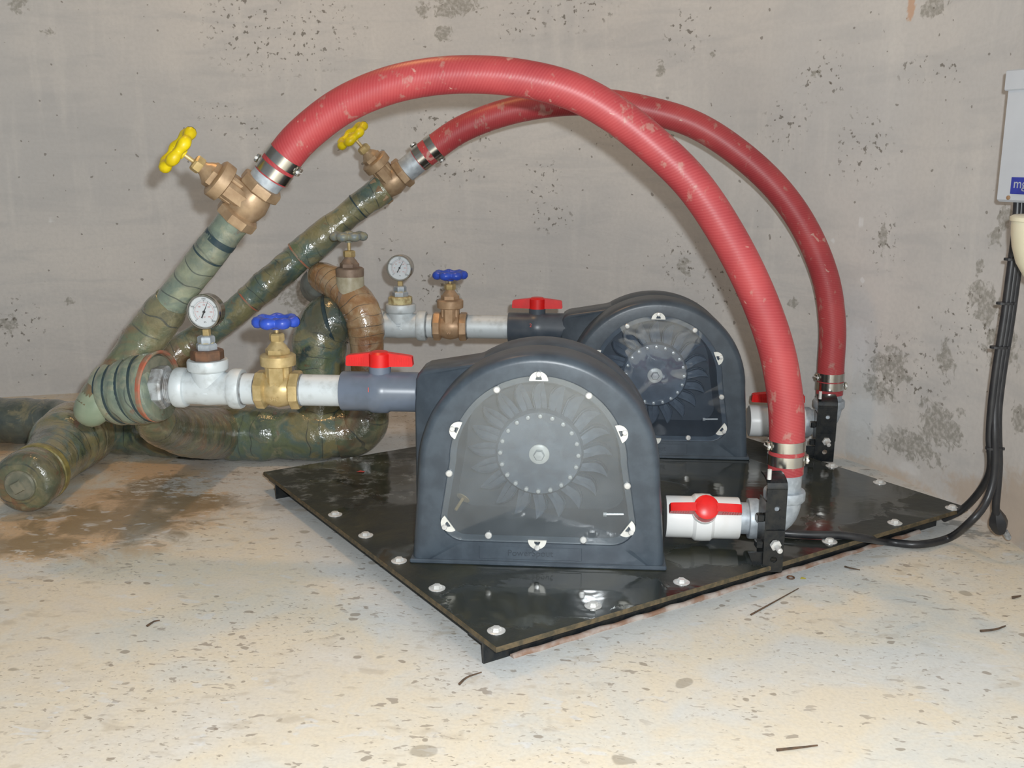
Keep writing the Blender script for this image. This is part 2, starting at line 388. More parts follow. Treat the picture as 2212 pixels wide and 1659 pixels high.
solid=[wall_blob(*q) for q in [(957,72,22,26),(1427,150,14,26),(2128,655,44,55),(2165,745,40,70),(2045,775,24,44),(1925,790,52,52),(1900,840,40,30),(2030,920,60,60),(2150,512,20,26),(2117,578,11,22),(2115,655,16,20),(2170,470,16,40),(2112,608,9,16),(645,640,44,44),(985,8,66,30),(915,20,18,22),(1715,655,15,15),(1908,510,11,40),(105,70,16,14),(40,10,26,20),(2015,12,36,30),(1480,575,18,26),(975,640,24,50),(2200,905,20,40),(1320,290,8,10),(1540,117,7,8),(1763,160,12,16),(20,700,30,22),(150,650,14,12),(640,640,36,26),(1960,960,90,40),(1320,85,6,7)]]
spots=[wall_blob(*q) for q in [(1475,72,48,62),(1240,35,60,40),(1170,392,50,60),(1130,40,70,50),(1780,165,70,60),(1865,320,75,90),(1910,520,36,80),(540,270,34,44),(470,245,60,26),(950,270,90,34),(985,360,60,50),(1190,470,60,40),(1470,560,50,70),(1560,620,60,60),(1990,150,60,40),(40,700,70,70),(1020,290,60,40),(700,25,60,40),(2050,150,40,30),(600,60,200,120),(1700,260,60,60),(845,530,30,20),(940,620,50,60),(1315,300,40,30),(300,760,80,70),(2100,700,90,90),(1950,800,120,90),(1255,20,90,50)]]
sm=blotches(t,'wall',solid); rough_n=t.noise(uv,34,3,.65,.6)
sm=t.math('ADD',sm,t.math('MULTIPLY',t.math('SUBTRACT',rough_n,.5),2.6)); sm=t.mr(sm,.12,.42)
c=t.mix(t.math('MULTIPLY',t.math('MULTIPLY',sm,t.mr(fine,.3,.62,.35,1)),.66),c,(.25,.24,.20))
pm=t.mr(blotches(t,'wall',spots),-.1,.5); sp=t.noise(uv,62,2,.55); sp=t.mr(sp,.60,.67); sp=t.math('MULTIPLY',sp,pm)
c=t.mix(t.math('MULTIPLY',sp,.72),c,(.12,.105,.08))
rare=t.mr(t.noise(uv,48,1,.5),.735,.76); c=t.mix(t.math('MULTIPLY',rare,.6),c,(.14,.12,.095))
og=t.mr(t.math('ADD',blotches(t,'wall',[wall_blob(1970,12,14,44)]),t.math('MULTIPLY',t.math('SUBTRACT',rough_n,.5),1.2)),.2,.5); c=t.mix(t.math('MULTIPLY',og,.6),c,(.62,.30,.12))
wh=t.mr(blotches(t,'wall',[wall_blob(*q) for q in [(1860,480,6,22),(1863,605,5,9),(1798,520,5,12),(110,475,14,7)]]),.15,.5); c=t.mix(wh,c,(.75,.76,.76))
pale=t.mr(t.math('ADD',blotches(t,'wall',[wall_blob(*q) for q in [(1870,900,90,60),(1840,760,50,90),(1960,1010,40,20)]]),t.math('MULTIPLY',t.math('SUBTRACT',rough_n,.5),1.0)),.05,.6); c=t.mix(t.math('MULTIPLY',pale,.45),c,(.82,.83,.83))
tide=t.mr(t.math('ADD',blotches(t,'wall',[wall_blob(*q) for q in [(1900,1035,190,45),(2130,1090,110,60),(2195,1110,60,120),(820,860,200,20)]]),t.math('MULTIPLY',t.math('SUBTRACT',rough_n,.5),.9)),.0,.5); c=t.mix(t.math('MULTIPLY',tide,.55),c,(.55,.42,.30))
t.set(color=c,rough=.8,spec=.25)
hb=t.math('ADD',t.math('MULTIPLY',st,1.2),t.math('ADD',t.math('MULTIPLY',fine,.25),0.0)); t.bump(hb,.35,.004)
wo=tag(mb.build('wall_back',t.m,ang=60),kind='structure'); write_masks(wo,'wall',np.tile(np.array(wall_u),len(zs)),np.repeat(np.array(zs),nw))

# ceiling slab, only the light sees it
mb=MB(); box(mb,(-1,1.3,2.36),(6,5.4,.12)); tag(mb.build('ceiling',simple('ceiling_cement',(.33,.32,.30),(.26,.25,.24),.85,0,4),smooth=False),kind='structure')
# floor
mb=MB(); gx=[-4,-3]+[-2.3+.0125*k for k in range(273)]+[1.3,2]; gy=[-1.5,-.5,.4]+[.75+.0125*k for k in range(221)]+[4]
mb.add([(x,y,0) for y in gy for x in gx],[(j*len(gx)+i,j*len(gx)+i+1,(j+1)*len(gx)+i+1,(j+1)*len(gx)+i) for j in range(len(gy)-1) for i in range(len(gx)-1)])
t=NT('stained_cement_floor'); ob=t.coord()
def fb(px,py,rx,ry):
    p=atz(px,py); q=atz(px+5,py); k=(q-p).length/5; q2=atz(px,py+5); k2=(q2-p).length/5
    return (p.x,p.y,rx*k,ry*k2)
big=cloud(t,'floor',2.6,4); med=t.noise(ob,8,4,.66,.6)
c=t.ramp(t.math('ADD',t.math('MULTIPLY',big,.6),t.math('MULTIPLY',med,.4)),[(.34,(.60,.62,.60)),(.45,(.72,.685,.60)),(.52,(.76,.68,.54)),(.60,(.72,.67,.58)),(.70,(.78,.76,.71))])
sgr=t.mr(cloud(t,'floor',3.1,4,.65,9.1),.57,.68); c=t.mix(t.math('MULTIPLY',sgr,.5),c,(.66,.69,.70))
og=t.mr(t.math('ADD',blotches(t,'floor',[fb(*q) for q in [(520,1020,520,46),(880,930,140,60),(120,1150,330,70),(700,1080,120,40),(0,960,80,60),(330,1090,300,60)]]),t.math('MULTIPLY',t.math('SUBTRACT',med,.5),1.5)),.0,.6); c=t.mix(t.math('MULTIPLY',og,.72),c,(.60,.38,.19))
br=t.mr(t.math('ADD',blotches(t,'floor',[fb(*q) for q in [(250,1125,260,52),(60,1175,180,34),(400,1085,200,30),(330,1060,120,40),(600,1090,70,20)]]),t.math('MULTIPLY',t.math('SUBTRACT',t.noise(ob,12,4,.7,.6),.5),2.2)),.05,.6); c=t.mix(t.math('MULTIPLY',br,.75),c,(.25,.185,.10))
mp=t.node('ShaderNodeMapping'); t.l.new(ob,mp.inputs[0]); mp.inputs['Scale'].default_value=(1.0,1.7,1)
wn=t.noise(mp.outputs[0],24,3,.7)
ws=t.mr(t.math('ADD',blotches(t,'floor',[fb(*q) for q in [(480,1050,260,34),(640,1070,60,24),(30,1230,130,40)]]),t.math('MULTIPLY',t.math('SUBTRACT',wn,.5),4.0)),.35,.7); c=t.mix(t.math('MULTIPLY',ws,.8),c,(.68,.67,.63))
# blue-grey margin along the plate's edges: its shade from the warm light, painted in
e1=Vector((math.cos(.6431),math.sin(.6431),0)); e2=Vector((-e1.y,e1.x,0)); PN=Vector((-.1224,1.4017,HP)); PA,PB=1.1712,1.0271
def line_mask(p,nrm,w0,w1):
    v=t.node('ShaderNodeVectorMath',operation='SUBTRACT'); t.l.new(ob,v.inputs[0]); v.inputs[1].default_value=(p.x,p.y,0)
    d=t.node('ShaderNodeVectorMath',operation='DOT_PRODUCT'); t.l.new(v.outputs[0],d.inputs[0]); d.inputs[1].default_value=tuple(nrm)
    q=t.math('ADD',d.outputs['Value'],t.math('MULTIPLY',t.math('SUBTRACT',med,.5),.12)); return t.mr(q,w0,w1,1,0)
gm=t.math('MULTIPLY',line_mask(PN,-e1,.0,.14),line_mask(PN,-e2,-.02,.10)); c=t.mix(t.math('MULTIPLY',gm,.7),c,(.66,.69,.71))
# dark drips and specks
def specks(scale,thr,w,col,amt,vs_=(1,1,1)):
    global c
    mp=t.node('ShaderNodeMapping'); t.l.new(ob,mp.inputs[0]); mp.inputs['Scale'].default_value=vs_
    dz=t.node('ShaderNodeVectorMath',operation='ADD'); t.l.new(mp.outputs[0],dz.inputs[0])
    nn=t.node('ShaderNodeTexNoise'); t.l.new(ob,nn.inputs['Vector']); nn.inputs['Scale'].default_value=scale*1.6; nn.inputs['Detail'].default_value=1
    sc_=t.node('ShaderNodeVectorMath',operation='SCALE'); t.l.new(nn.outputs['Color'],sc_.inputs[0]); sc_.inputs['Scale'].default_value=.5/scale
    t.l.new(sc_.outputs[0],dz.inputs[1])
    vo=t.node('ShaderNodeTexVoronoi'); t.l.new(dz.outputs[0],vo.inputs['Vector']); vo.inputs['Scale'].default_value=scale; vo.inputs['Randomness'].default_value=1
    r=t.node('ShaderNodeSeparateColor'); t.l.new(vo.outputs['Color'],r.inputs[0])
    rad=t.math('MULTIPLY',t.math('SUBTRACT',r.outputs[0],thr),w); m=t.math('SUBTRACT',rad,vo.outputs['Distance']); m=t.mr(m,0,.05)
    c=t.mix(t.math('MULTIPLY',m,amt),c,col)
specks(11,.62,.60,(.30,.26,.20),.6,(1,1.35,1)); specks(27,.50,.48,(.24,.19,.14),.65,(1,1.3,1)); specks(5.5,.74,.55,(.42,.39,.33),.5,(1,1.2,1))
def grit(scale,lo,hi,col,amt,sx,rot,dens):
    global c
    mp=t.node('ShaderNodeMapping'); t.l.new(ob,mp.inputs[0]); mp.inputs['Scale'].default_value=(1,sx,1); mp.inputs['Rotation'].default_value=(0,0,rot)
    m=t.mr(t.noise(mp.outputs[0],scale,2,.6,.4),lo,hi); d=t.mr(cloud(t,'floor',dens,2,.5,scale),.40,.60,.15,1); c=t.mix(t.math('MULTIPLY',t.math('MULTIPLY',m,d),amt),c,col)
grit(36,.625,.665,(.24,.19,.15),.62,1.8,.3,3.1); grit(75,.625,.665,(.27,.22,.17),.62,1.9,-.2,4.3); grit(17,.56,.70,(.48,.41,.31),.45,1.7,.2,2.6); grit(22,.60,.68,(.72,.73,.73),.6,1.6,.1,3.7)
gr=t.noise(ob,170,1); c=t.mix(t.math('MULTIPLY',t.mr(gr,.35,.7),.12),c,(.36,.33,.28))
cen=t.mr(t.math('ADD',blotches(t,'floor',[fb(*q) for q in [(2100,1150,70,16),(2065,1130,60,12),(2130,1175,40,10)]]),t.math('MULTIPLY',t.math('SUBTRACT',wn,.5),3.0)),.45,.8); c=t.mix(t.math('MULTIPLY',cen,.6),c,(.2,.2,.19))
t.set(color=c,rough=t.mr(br,0,1,.72,.32),spec=.3); t.bump(t.math('ADD',med,t.math('MULTIPLY',gr,.15)),.3,.004)
fo=tag(mb.build('floor',t.m),kind='structure'); write_masks(fo,'floor',np.tile(np.array(gx),len(gy)),np.repeat(np.array(gy),len(gx)))

# ------------------------------------------------------------------ mounting plate
t=NT('wet_black_plate'); ob=t.coord()
n1=t.noise(ob,9,6,.62,.6); n2=t.noise(ob,3.5,4,.5,.5)
c=t.mix(t.mr(n1,.4,.7),(.020,.024,.021),(.042,.042,.026)); lich=t.mr(t.noise(ob,30,6,.7),.5,.7)
L_=PN+e2*PB

def pmask(px,py,rx,ry,rot=0):
    p=atz(px,py,HP)-PN; mp=t.node('ShaderNodeMapping'); mp.vector_type='TEXTURE'; t.l.new(ob,mp.inputs[0]); mp.inputs['Location'].default_value=(p.x,p.y,0); mp.inputs['Rotation'].default_value=(0,0,rot); mp.inputs['Scale'].default_value=(rx,ry,10)
    ln=t.node('ShaderNodeVectorMath',operation='LENGTH'); t.l.new(mp.outputs[0],ln.inputs[0]); return t.math('SUBTRACT',1.0,ln.outputs['Value'])
lm=t.math('MULTIPLY',t.mr(pmask(720,1035,.42,.26,.4),.0,.5),lich); c=t.mix(t.math('MULTIPLY',lm,.7),c,(.26,.28,.275))
c=t.mix(t.math('MULTIPLY',t.mr(t.noise(ob,16,5,.6,.4),.6,.72),.5),c,(.075,.07,.04))
pud=t.math('MAXIMUM',pmask(1600,1185,.16,.085,.6),t.math('MAXIMUM',pmask(1200,1290,.22,.10,.2),pmask(1750,1060,.30,.2,.6)))
pud=t.math('ADD',pud,t.math('MULTIPLY',t.math('SUBTRACT',t.noise(ob,13,4,.6,.6),.5),1.4)); wet=t.math('MAXIMUM',t.mr(pud,.05,.16),t.mr(n2,.50,.56))
t.set(color=c,rough=t.math('ADD',t.math('MULTIPLY',wet,-.34),.44),spec=t.math('ADD',t.math('MULTIPLY',wet,.35),.45))
t.bump(t.math('ADD',t.math('MULTIPLY',t.noise(ob,70,4),t.math('SUBTRACT',1.0,wet)),t.math('MULTIPLY',t.noise(ob,11,3),1.2)),.3,.003); M['plate']=t.m
root=thing('mounting_plate','black wet mounting plate bolted over angle irons on the floor','plate',PN-Vector((0,0,HP)))
mb=MB(); th=.008; n=10
def PL(a,b,z): p=e1*a+e2*b; return (p.x,p.y,z)
bv=.0015
vs=[PL(0,0,HP-th),PL(PA,0,HP-th),PL(PA,PB,HP-th),PL(0,PB,HP-th), PL(0,0,HP-bv),PL(PA,0,HP-bv),PL(PA,PB,HP-bv),PL(0,PB,HP-bv), PL(bv,bv,HP),PL(PA-bv,bv,HP),PL(PA-bv,PB-bv,HP),PL(bv,PB-bv,HP)]
mb.add(vs,[(0,3,2,1),(8,9,10,11)]); mb.add(vs,[(i,(i+1)%4,4+(i+1)%4,4+i) for i in range(4)]+[(4+i,4+(i+1)%4,8+(i+1)%4,8+i) for i in range(4)],mat=1)
mb.build('plate',[M['plate'],M['wood_edge']],root,20)
for b0,sg in ((.040,1),(PB-.075,1)):
    mb=MB(); hh=HP-th
    for (da,db,sa,sb,z0,z1) in ((.0,0,PA-.045,.005,0,hh),(.0,.005,PA-.045,.04,hh-.005,hh)):
        vs=[PL(a,b,z) for z in (z0,z1) for a,b in ((da+.002,b0+db),(da+sa,b0+db),(da+sa,b0+db+sb),(da+.002,b0+db+sb))]
        mb.add(vs,[(0,1,2,3),(4,5,6,7),(0,1,5,4),(1,2,6,5),(2,3,7,6),(3,0,4,7)])
    mb.build('angle_iron',M['black_metal'],root,20)
mb=MB(); n_=40; pts_=[Vector(PL(.05+(PA-.16)*i/n_,.034+.0015*math.sin(i*2.1),.001)) for i in range(n_+1)]
sweep(mb,pts_,lambda s_,t_,a_,p_:.0055+.002*noise.noise(p_*30),8); mb.build('sealant_bead',simple('rusty_sealant',(.26,.15,.10),(.46,.40,.36),.7,0,25,.3),root,60)
bolt0=None
for px,py in [(724,1112),(790,1157),(862,1212),(944,1271),(1072,1363),(1281,1309),(1472,1258),(1792,1170),(1933,1130),(2057,1098),(1900,1043),(1797,1007)]:
    p=atz(px,py,HP)-root.matrix_world.translation
    if bolt0 is None:
        mb=MB(); lathe(mb,[(.0145,0),(.0145,.0012),(.0125,.002),(.008,.002)],18); wa=mb.build('washer',M['steel'],root)
        mb=MB(); lathe(mb,[(.0085,.0015),(.0085,.005),(.0068,.0068),(.003,.0073)],6); bo=mb.build('bolt_head',M['steel'],wa,20); bolt0=wa
    else:
        wa=bolt0.copy(); COL.objects.link(wa); wa.parent=root; b2=bolt0.children[0].copy(); COL.objects.link(b2); b2.parent=wa
    wa.location=p

# ------------------------------------------------------------------ turbines
TX1,TY1,TX2,TY2=-.0761,1.7183,.1757,2.4124
def seg_outline(half_b,zb,half_s,zs_,Rr,zc,cr,nb=8,nc=6,ns=8,na=44):
    """closed outline anticlockwise from bottom-left corner end: bottom, BR corner, right side, arc, left side, BL corner"""
    pts=[]
    for i in range(nb): pts.append((-half_b+cr+(2*(half_b-cr))*i/(nb-1),zb))
    for i in range(1,nc+1):
        a=-PI/2+PI/2*i/nc; pts.append((half_b-cr+cr*math.cos(a),zb+cr+cr*math.sin(a)))
    for i in range(1,ns): k=i/ns; pts.append((half_b+(half_s-half_b)*k,zb+cr+(zs_-zb-cr)*k))
    for i in range(na+1):
        a=PI*i/na; pts.append((half_s*math.cos(a),zc+Rr*math.sin(a)))
    for i in range(1,ns): k=1-i/ns; pts.append((-(half_b+(half_s-half_b)*k),zb+cr+(zs_-zb-cr)*k))
    for i in range(nc): a=PI+PI/2*i/nc; pts.append((-half_b+cr+cr*math.cos(a),zb+cr+cr*math.sin(a)))
    return pts
def outer(o): return seg_outline(.2285-o,0 if o<.02 else .006,.2155-o,.176,.213-o,.176,.008)
def cov(o): return seg_outline(.1735-o,.044+o,.156-o,.195,.155-o,.195,.042-o*.6)
def make_turbine():
    root=thing('hydro_turbine','','turbine',(TX1,TY1,HP))
    mb=MB(); loops=[(outer(.012),.205),(outer(.004),.198),(outer(.004),.125),(outer(.010),.118),(outer(.010),.098),(outer(.001),.090),(outer(0),.030),(outer(.0015),.013),(outer(.005),.005),(outer(.011),.0008),(outer(.016),.0),(cov(-.0015),.0),(cov(-.0015),.0045),(cov(.011),.0045),(cov(.014),.15)]
    N=len(loops[0][0]); vs=[]; fs=[]
    for lp,y in loops: vs+=[(x,y,z) for x,z in lp]
    for k in range(len(loops)-1):
        for i in range(N): j=(i+1)%N; fs.append((k*N+i,k*N+j,(k+1)*N+j,(k+1)*N+i))
    fs.append(tuple(range(N))); fs.append(tuple((len(loops)-1)*N+i for i in range(N)))
    mi=MB(); mi.add(vs,fs[:-1]); 
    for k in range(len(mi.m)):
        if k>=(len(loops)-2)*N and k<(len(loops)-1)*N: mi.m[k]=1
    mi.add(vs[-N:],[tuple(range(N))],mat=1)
    mi.build('housing',[M['black_plastic'],M['black_inner']],root,45)
    # inlet shoulder on the left
    mb=MB(); pl=[(-.2335,0),(-.2325,.27),(-.231,.318),(-.226,.329),(-.214,.336),(-.12,.352),(-.05,.372),(0,.375),(0,.358),(-.06,.345),(-.12,.315),(-.165,.27),(-.185,.2),(-.185,0)]
    lay=[(.004,.074),(0,.08),(0,.19),(.006,.197)]; vs=[];fs=[];n=len(pl)
    for li,(o,y) in enumerate(lay): vs+=[(min(0,x+o),y+((.016*max(0,(-x-.10)/.1335)**1.3+.012*max(0,(z-.27)/.065)) if li<2 else 0),max(0,z-o)) for x,z in pl]
    for k in range(3):
        for i in range(n): j=(i+1)%n; fs.append((k*n+i,k*n+j,(k+1)*n+j,(k+1)*n+i))
    fs.append(tuple(range(n-1,-1,-1))); fs.append(tuple(3*n+i for i in range(n))); mb.add(vs,fs); mb.build('inlet_shoulder',M['black_plastic'],root,45)
    mb=MB(); box(mb,(0,.100,.004),(.462,.210,.008),bev=.002); mb.build('base_flange',M['black_plastic'],root,30)
    # cover
    mb=MB(); c1=cov(.0005); vs=[(x,.001,z) for x,z in c1]+[(x,.0042,z) for x,z in c1]; N=len(c1)
    mb.add(vs,[tuple(range(N)),tuple(range(2*N-1,N-1,-1))]+[(i,(i+1)%N,N+(i+1)%N,N+i) for i in range(N)]); mb.build('clear_cover',M['cover_hazy'],root,30)
    # runner
    zh=.196; yr=.05
    mb=MB(); lathe(mb,[(.004,.03),(.080,.03),(.080,.006),(.076,0),(.030,-.003),(.004,-.003)],40,TR((0,yr,zh),(0,1,0))); rn=mb.build('runner',M['runner'],root)
    # spoon: pointed split bucket
    mb=MB(); rows=[(.066,.009,0),(.080,.0115,-.003),(.094,.0130,.003),(.107,.0130,.008),(.118,.0100,.007),(.126,.0055,.002),(.132,.0006,-.004)]
    vs=[];fs=[]
    for r,wd,dy in rows:
        for k,(u,e) in enumerate(((-1,-.002),(-.55,.004),(0,-.004 if r>.09 else 0),(.55,.004),(1,-.002))): vs.append((u*wd,dy+e*1.6+.004,r))
    for i in range(len(rows)-1):
        for k in range(4): fs.append((i*5+k,i*5+k+1,(i+1)*5+k+1,(i+1)*5+k))
    nv=len(vs); vs+=[(x,y+.006,z) for x,y,z in vs[:nv]]; f2=[tuple(nv+q for q in reversed(f)) for f in fs]; fs+=f2
    mb.add(vs,fs); sp=mb.build('spoon',M['runner'],rn,50); ns=20
    for k in range(ns):
        s=sp if k==0 else sp.copy()
        if k: COL.objects.link(s); s.parent=rn
        s.matrix_local=Matrix.Translation((0,yr+.004,zh)) @ Matrix.Rotation(2*PI*(k+.3)/ns,4,'Y') @ Matrix.Rotation(R(30),4,'Z') @ Matrix.Rotation(R(-8),4,'X')
    mb=MB(); lathe(mb,[(.0045,0),(.0045,-.004),(.0035,-.0055),(.001,-.006)],12,TR((0,0,0),(0,1,0))); rb=mb.build('runner_bolt',M['steel'],rn)
    for k in range(20):
        s=rb if k==0 else rb.copy()
        if k: COL.objects.link(s); s.parent=rn
        a=2*PI*(k+.05)/20; s.location=(.0705*math.sin(a),yr-.0005,zh+.0705*math.cos(a))
    mb=MB(); lathe(mb,[(.0185,-.003),(.0185,-.0055),(.017,-.0065),(.006,-.0065)],28,TR((0,yr,zh),(0,1,0))); mb.build('hub_washer',M['tab'],rn)
    mb=MB(); lathe(mb,[(.0105,-.006),(.0105,-.013),(.0085,-.0155),(.002,-.016)],6,TR((0,yr,zh),(0,1,0))); mb.build('hub_bolt',M['steel'],rn,20)
    # half-round cover tabs
    tabs=[(0,.346),(.1433,.2511),(.16,.0757),(0,.0459),(-.16,.0757),(-.1433,.2511)]
    cz=.19
    for k,(x,z) in enumerate(tabs):
        ang=math.atan2(x,z-cz) if k in(0,3) else math.atan2(x,(z-cz)*1.0)
        pl=[]; n=14; r=.0165
        oo=[(r*math.cos(PI*i/n),r*math.sin(PI*i/n)-.004) for i in range(n+1)]
        ii=[(.0055*math.cos(PI*i/n),.0075*math.sin(PI*i/n)-.002) for i in range(n+1)]
        mb=MB(); vs=[];fs=[]
        for y in (-.003,.0):
            vs+=[(a,y,b) for a,b in oo]+[(a,y,b) for a,b in ii]
        m=n+1
        for i in range(n): fs+=[(i,i+1,m+i+1,m+i),(2*m+i,3*m+i,3*m+i+1,2*m+i+1),(i,2*m+i,2*m+i+1,i+1),(m+i,m+i+1,3*m+i+1,3*m+i)]
        mb.add(vs,fs); box(mb,(0,-.0015,-.0030),(.033,.003,.002))
        tb=mb.build('cover_tab',M['tab'],root,30); tb.matrix_local=Matrix.Translation((x,-.0005,z))@Matrix.Rotation(ang,4,'Y')
        mb=MB(); lathe(mb,[(.0048,0),(.0048,-.005),(.0038,-.006),(.001,-.0062)],14,TR((0,-.003,.0085 if k in(0,3) else .0075),(0,1,0))); mb.build('tab_bolt',M['steel'],tb)
    sc=None
    for px,py in [(1073,842),(1272,855),(970,1023),(1355,1050),(1055,1157),(1260,1167)]:
        p=at(px,py,TY1)-Vector((TX1,TY1,HP))
        if sc is None:
            mb=MB(); lathe(mb,[(.0062,.002),(.0062,-.002),(.0045,-.0038),(.001,-.004)],16,TR((0,0,0),(0,1,0))); sc=mb.build('cover_screw',M['steel'],root); s=sc
        else: s=sc.copy(); COL.objects.link(s); s.parent=root
        s.location=(p.x,.0008,p.z)
    # bolts seen inside
    a=at(1308,1111,TY1+.02)-Vector((TX1,TY1,HP)); b=at(1347,1111,TY1+.02)-Vector((TX1,TY1,HP))
    mb=MB(); sweep(mb,[a,b],.0022,8); lathe(mb,[(.004,0),(.004,.006)],6,TR(a-Vector((.004,0,0)),(1,0,0))); mb.build('nozzle_bolt',M['steel'],root)
    a=at(1001,1075,TY1+.03)-Vector((TX1,TY1,HP)); b=at(984,1102,TY1+.012)-Vector((TX1,TY1,HP))
    mb=MB(); sweep(mb,[a,b],.003,8); lathe(mb,[(.013,0),(.013,.0015),(.004,.002)],20,TR(a,(b-a))); mb.build('nozzle_bolt',M['brass'],root)
    # raised name panel with moulded lettering
    mb=MB(); z0,z1=.0115,.036; xs=(-.105,.08)
    box(mb,((xs[0]+xs[1])/2,.0,(z0+z1)/2),(xs[1]-xs[0],.0016,z1-z0),bev=.0006); np_=mb.build('name_panel',M['black_plastic'],root,20)
    text_obj('moulded_lettering','PowerSpout',.0165,M['letter'],np_,Matrix.Translation((-.0125,-.0008,.0235))@Matrix.Rotation(PI/2,4,'X'),.0005)
    return root
tur=make_turbine()
tag(tur,'black arched turbine housing with hazy clear cover, nearer of the pair','turbine','turbines on the mounting plate')
tur2=copy_tree(tur); tur2.location=(TX2,TY2,HP); tag(tur2,'black arched turbine with clear dark cover, farther one near the back wall','turbine')
for ch in tur2.children:
    if ch.name.startswith('clear_cover'):
        ch.data=ch.data.copy(); ch.data.materials[0]=M['cover_clear']

# ------------------------------------------------------------------ valve and fitting builders (local: pipe axis X, stem Z)
AX=(1,0,0)
def xl(prof,n=24,mb=None,rot=0,rmod=None):        # lathe round local X: profile (r, x)
    mb=mb or MB(); lathe(mb,prof,n,TR((0,0,0),AX,(0,0,1)),rot=rot,rmod=rmod); return mb
def zl(prof,n=24,mb=None,rot=0,at_=(0,0,0)):
    mb=mb or MB(); lathe(mb,prof,n,TR(at_),rot=rot); return mb
def handwheel(mat,parent,z,rw=.042,lobes=7,name='handwheel',fat=.0098,dish=.006):
    mb=MB(); n=64
    pts=[Vector(((rw-fat+.0024*math.cos(lobes*2*PI*i/n))*math.cos(2*PI*i/n),(rw-fat+.0024*math.cos(lobes*2*PI*i/n))*math.sin(2*PI*i/n),z)) for i in range(n+1)]
    sweep(mb,pts,lambda s,t,a,p: fat*(1+.16*math.cos(lobes*math.atan2(p.y,p.x))),10,cap=False)
    for k in range(4):
        a=2*PI*k/4+.4; d=Vector((math.cos(a),math.sin(a),0))
        sweep(mb,[d*.004+Vector((0,0,z-dish)),d*(rw*.5)+Vector((0,0,z-dish*.4)),d*(rw-fat)+Vector((0,0,z))],.0055,8)
    zl([(.0095,z-dish-.009),(.0105,z-dish-.004),(.0105,z+.003),(.006,z+.005),(.001,z+.005)],14,mb)
    return mb.build(name,mat,parent,60)
def gate_valve(label,body,wheel_mat,M4,stem=0.0,sc=1.0,marks=None,group='gate valves with hand wheels',cast=None,bare=False):
    root=thing('gate_valve',label,'valve',M4,group); s=sc
    if not bare: mb=xl([(.024*s,-.043*s),(.0365*s,-.0415*s),(.0375*s,-.038*s),(.0375*s,-.026*s),(.034*s,-.0235*s),(.028*s,-.021*s)],8,rot=PI/8); mb.build('hex_end',body,root,25)
    if not bare: mb=xl([(.028*s,.021*s),(.034*s,.0235*s),(.0375*s,.026*s),(.0375*s,.038*s),(.0365*s,.0415*s),(.024*s,.043*s)],8,rot=PI/8); mb.build('hex_end',body,root,25)
    mb=xl([(.028*s,-.024*s),(.031*s,-.015*s),(.034*s,0),(.031*s,.015*s),(.028*s,.024*s)],24)
    box(mb,(0,0,.022*s),(.030*s,.060*s,.06*s),bev=.006*s); box(mb,(0,0,.024*s),(.046*s,.030*s,.052*s),bev=.004*s)
    bd=mb.build('valve_body',body,root,40)
    mb=zl([(.028*s,.046*s),(.033*s,.048*s),(.0335*s,.056*s),(.0335*s,.066*s),(.030*s,.069*s),(.026*s,.070*s)],28); mb.build('bonnet_flange',body,root)
    mb=zl([(.0235*s,.069*s),(.0235*s,.078*s),(.020*s,.081*s)],6); zl([(.021*s,.078*s),(.017*s,.085*s),(.0125*s,.090*s),(.011*s,.096*s)],20,mb); mb.build('bonnet',body,root,30)
    mb=zl([(.0135*s,.094*s),(.0145*s,.096*s),(.0145*s,.106*s),(.0125*s,.109*s),(.004,.110*s)],6); mb.build('packing_nut',M['brass'],root,25)
    wz=.131*s+stem
    mb=zl([(.0042,.105*s),(.0042,wz),(.001,wz+.001)],12); mb.build('stem',M['brass'],root)
    handwheel(wheel_mat,root,wz,.042*s)
    if marks:
        for tx,z,size,rot in marks: text_obj('cast_lettering',tx,size,body,bd,Matrix.Translation((0,-.0305*s if z>0 else -.0335*s,z))@Matrix.Rotation(PI/2,4,'X')@Matrix.Rotation(rot,4,'Z'),.0007)
    return root
def axes(loc,x,z):
    x=Vector(x).normalized(); z=Vector(z); z=(z-x*z.dot(x)).normalized(); y=z.cross(x)
    m=Matrix((x,y,z)).transposed().to_4x4(); m.translation=Vector(loc); return m
def ball_valve(label,mat,hmat,M4,half,rs,rb,group,long_=.0635,mark=None,z0=.033,hub=.021):
    root=thing('ball_valve',label,'valve',M4,group)
    mb=xl([(rs*.8,-half),(rs-.001,-half),(rs,-half+.002),(rs,-.020),(rb*.985,-.014),(rb,0),(rb*.985,.014),(rs,.020),(rs,half-.002),(rs-.001,half),(rs*.8,half)],36); bd=mb.build('valve_body',mat,root,30)
    zl([(hub,z0-.008),(hub,z0+.016)],24,None).build('stem_collar',mat,root,30)
    mb=MB(); h0=z0+.014; th=.013
    zl([(hub*.86,h0),(hub*.98,h0+.002),(hub*.98,h0+.026),(hub*.7,h0+.030),(.001,h0+.031)],20,mb)
    for sg in (-1,1):
        pl=[(sg*hub*.5,h0+.002),(sg*(long_-.002),h0+.003),(sg*long_,h0+.005),(sg*(long_-.0015),h0+.021),(sg*(long_-.006),h0+.023),(sg*hub*.5,h0+.029)]
        prism(mb,pl,th*1.2,Matrix.Translation((0,-th*.6,0)))
        for k in range(7): box(mb,(sg*(hub+.008+k*.0045),0,h0+.012),(.0012,th*1.2+.0016,.013))
    mb.build('handle',hmat,root,30)
    if mark: text_obj('pen_mark',mark,.013,M['ink_red'],bd,Matrix.Translation((-.014,-rb-.0004,.012))@Matrix.Rotation(PI/2,4,'X'),.0003)
    return root
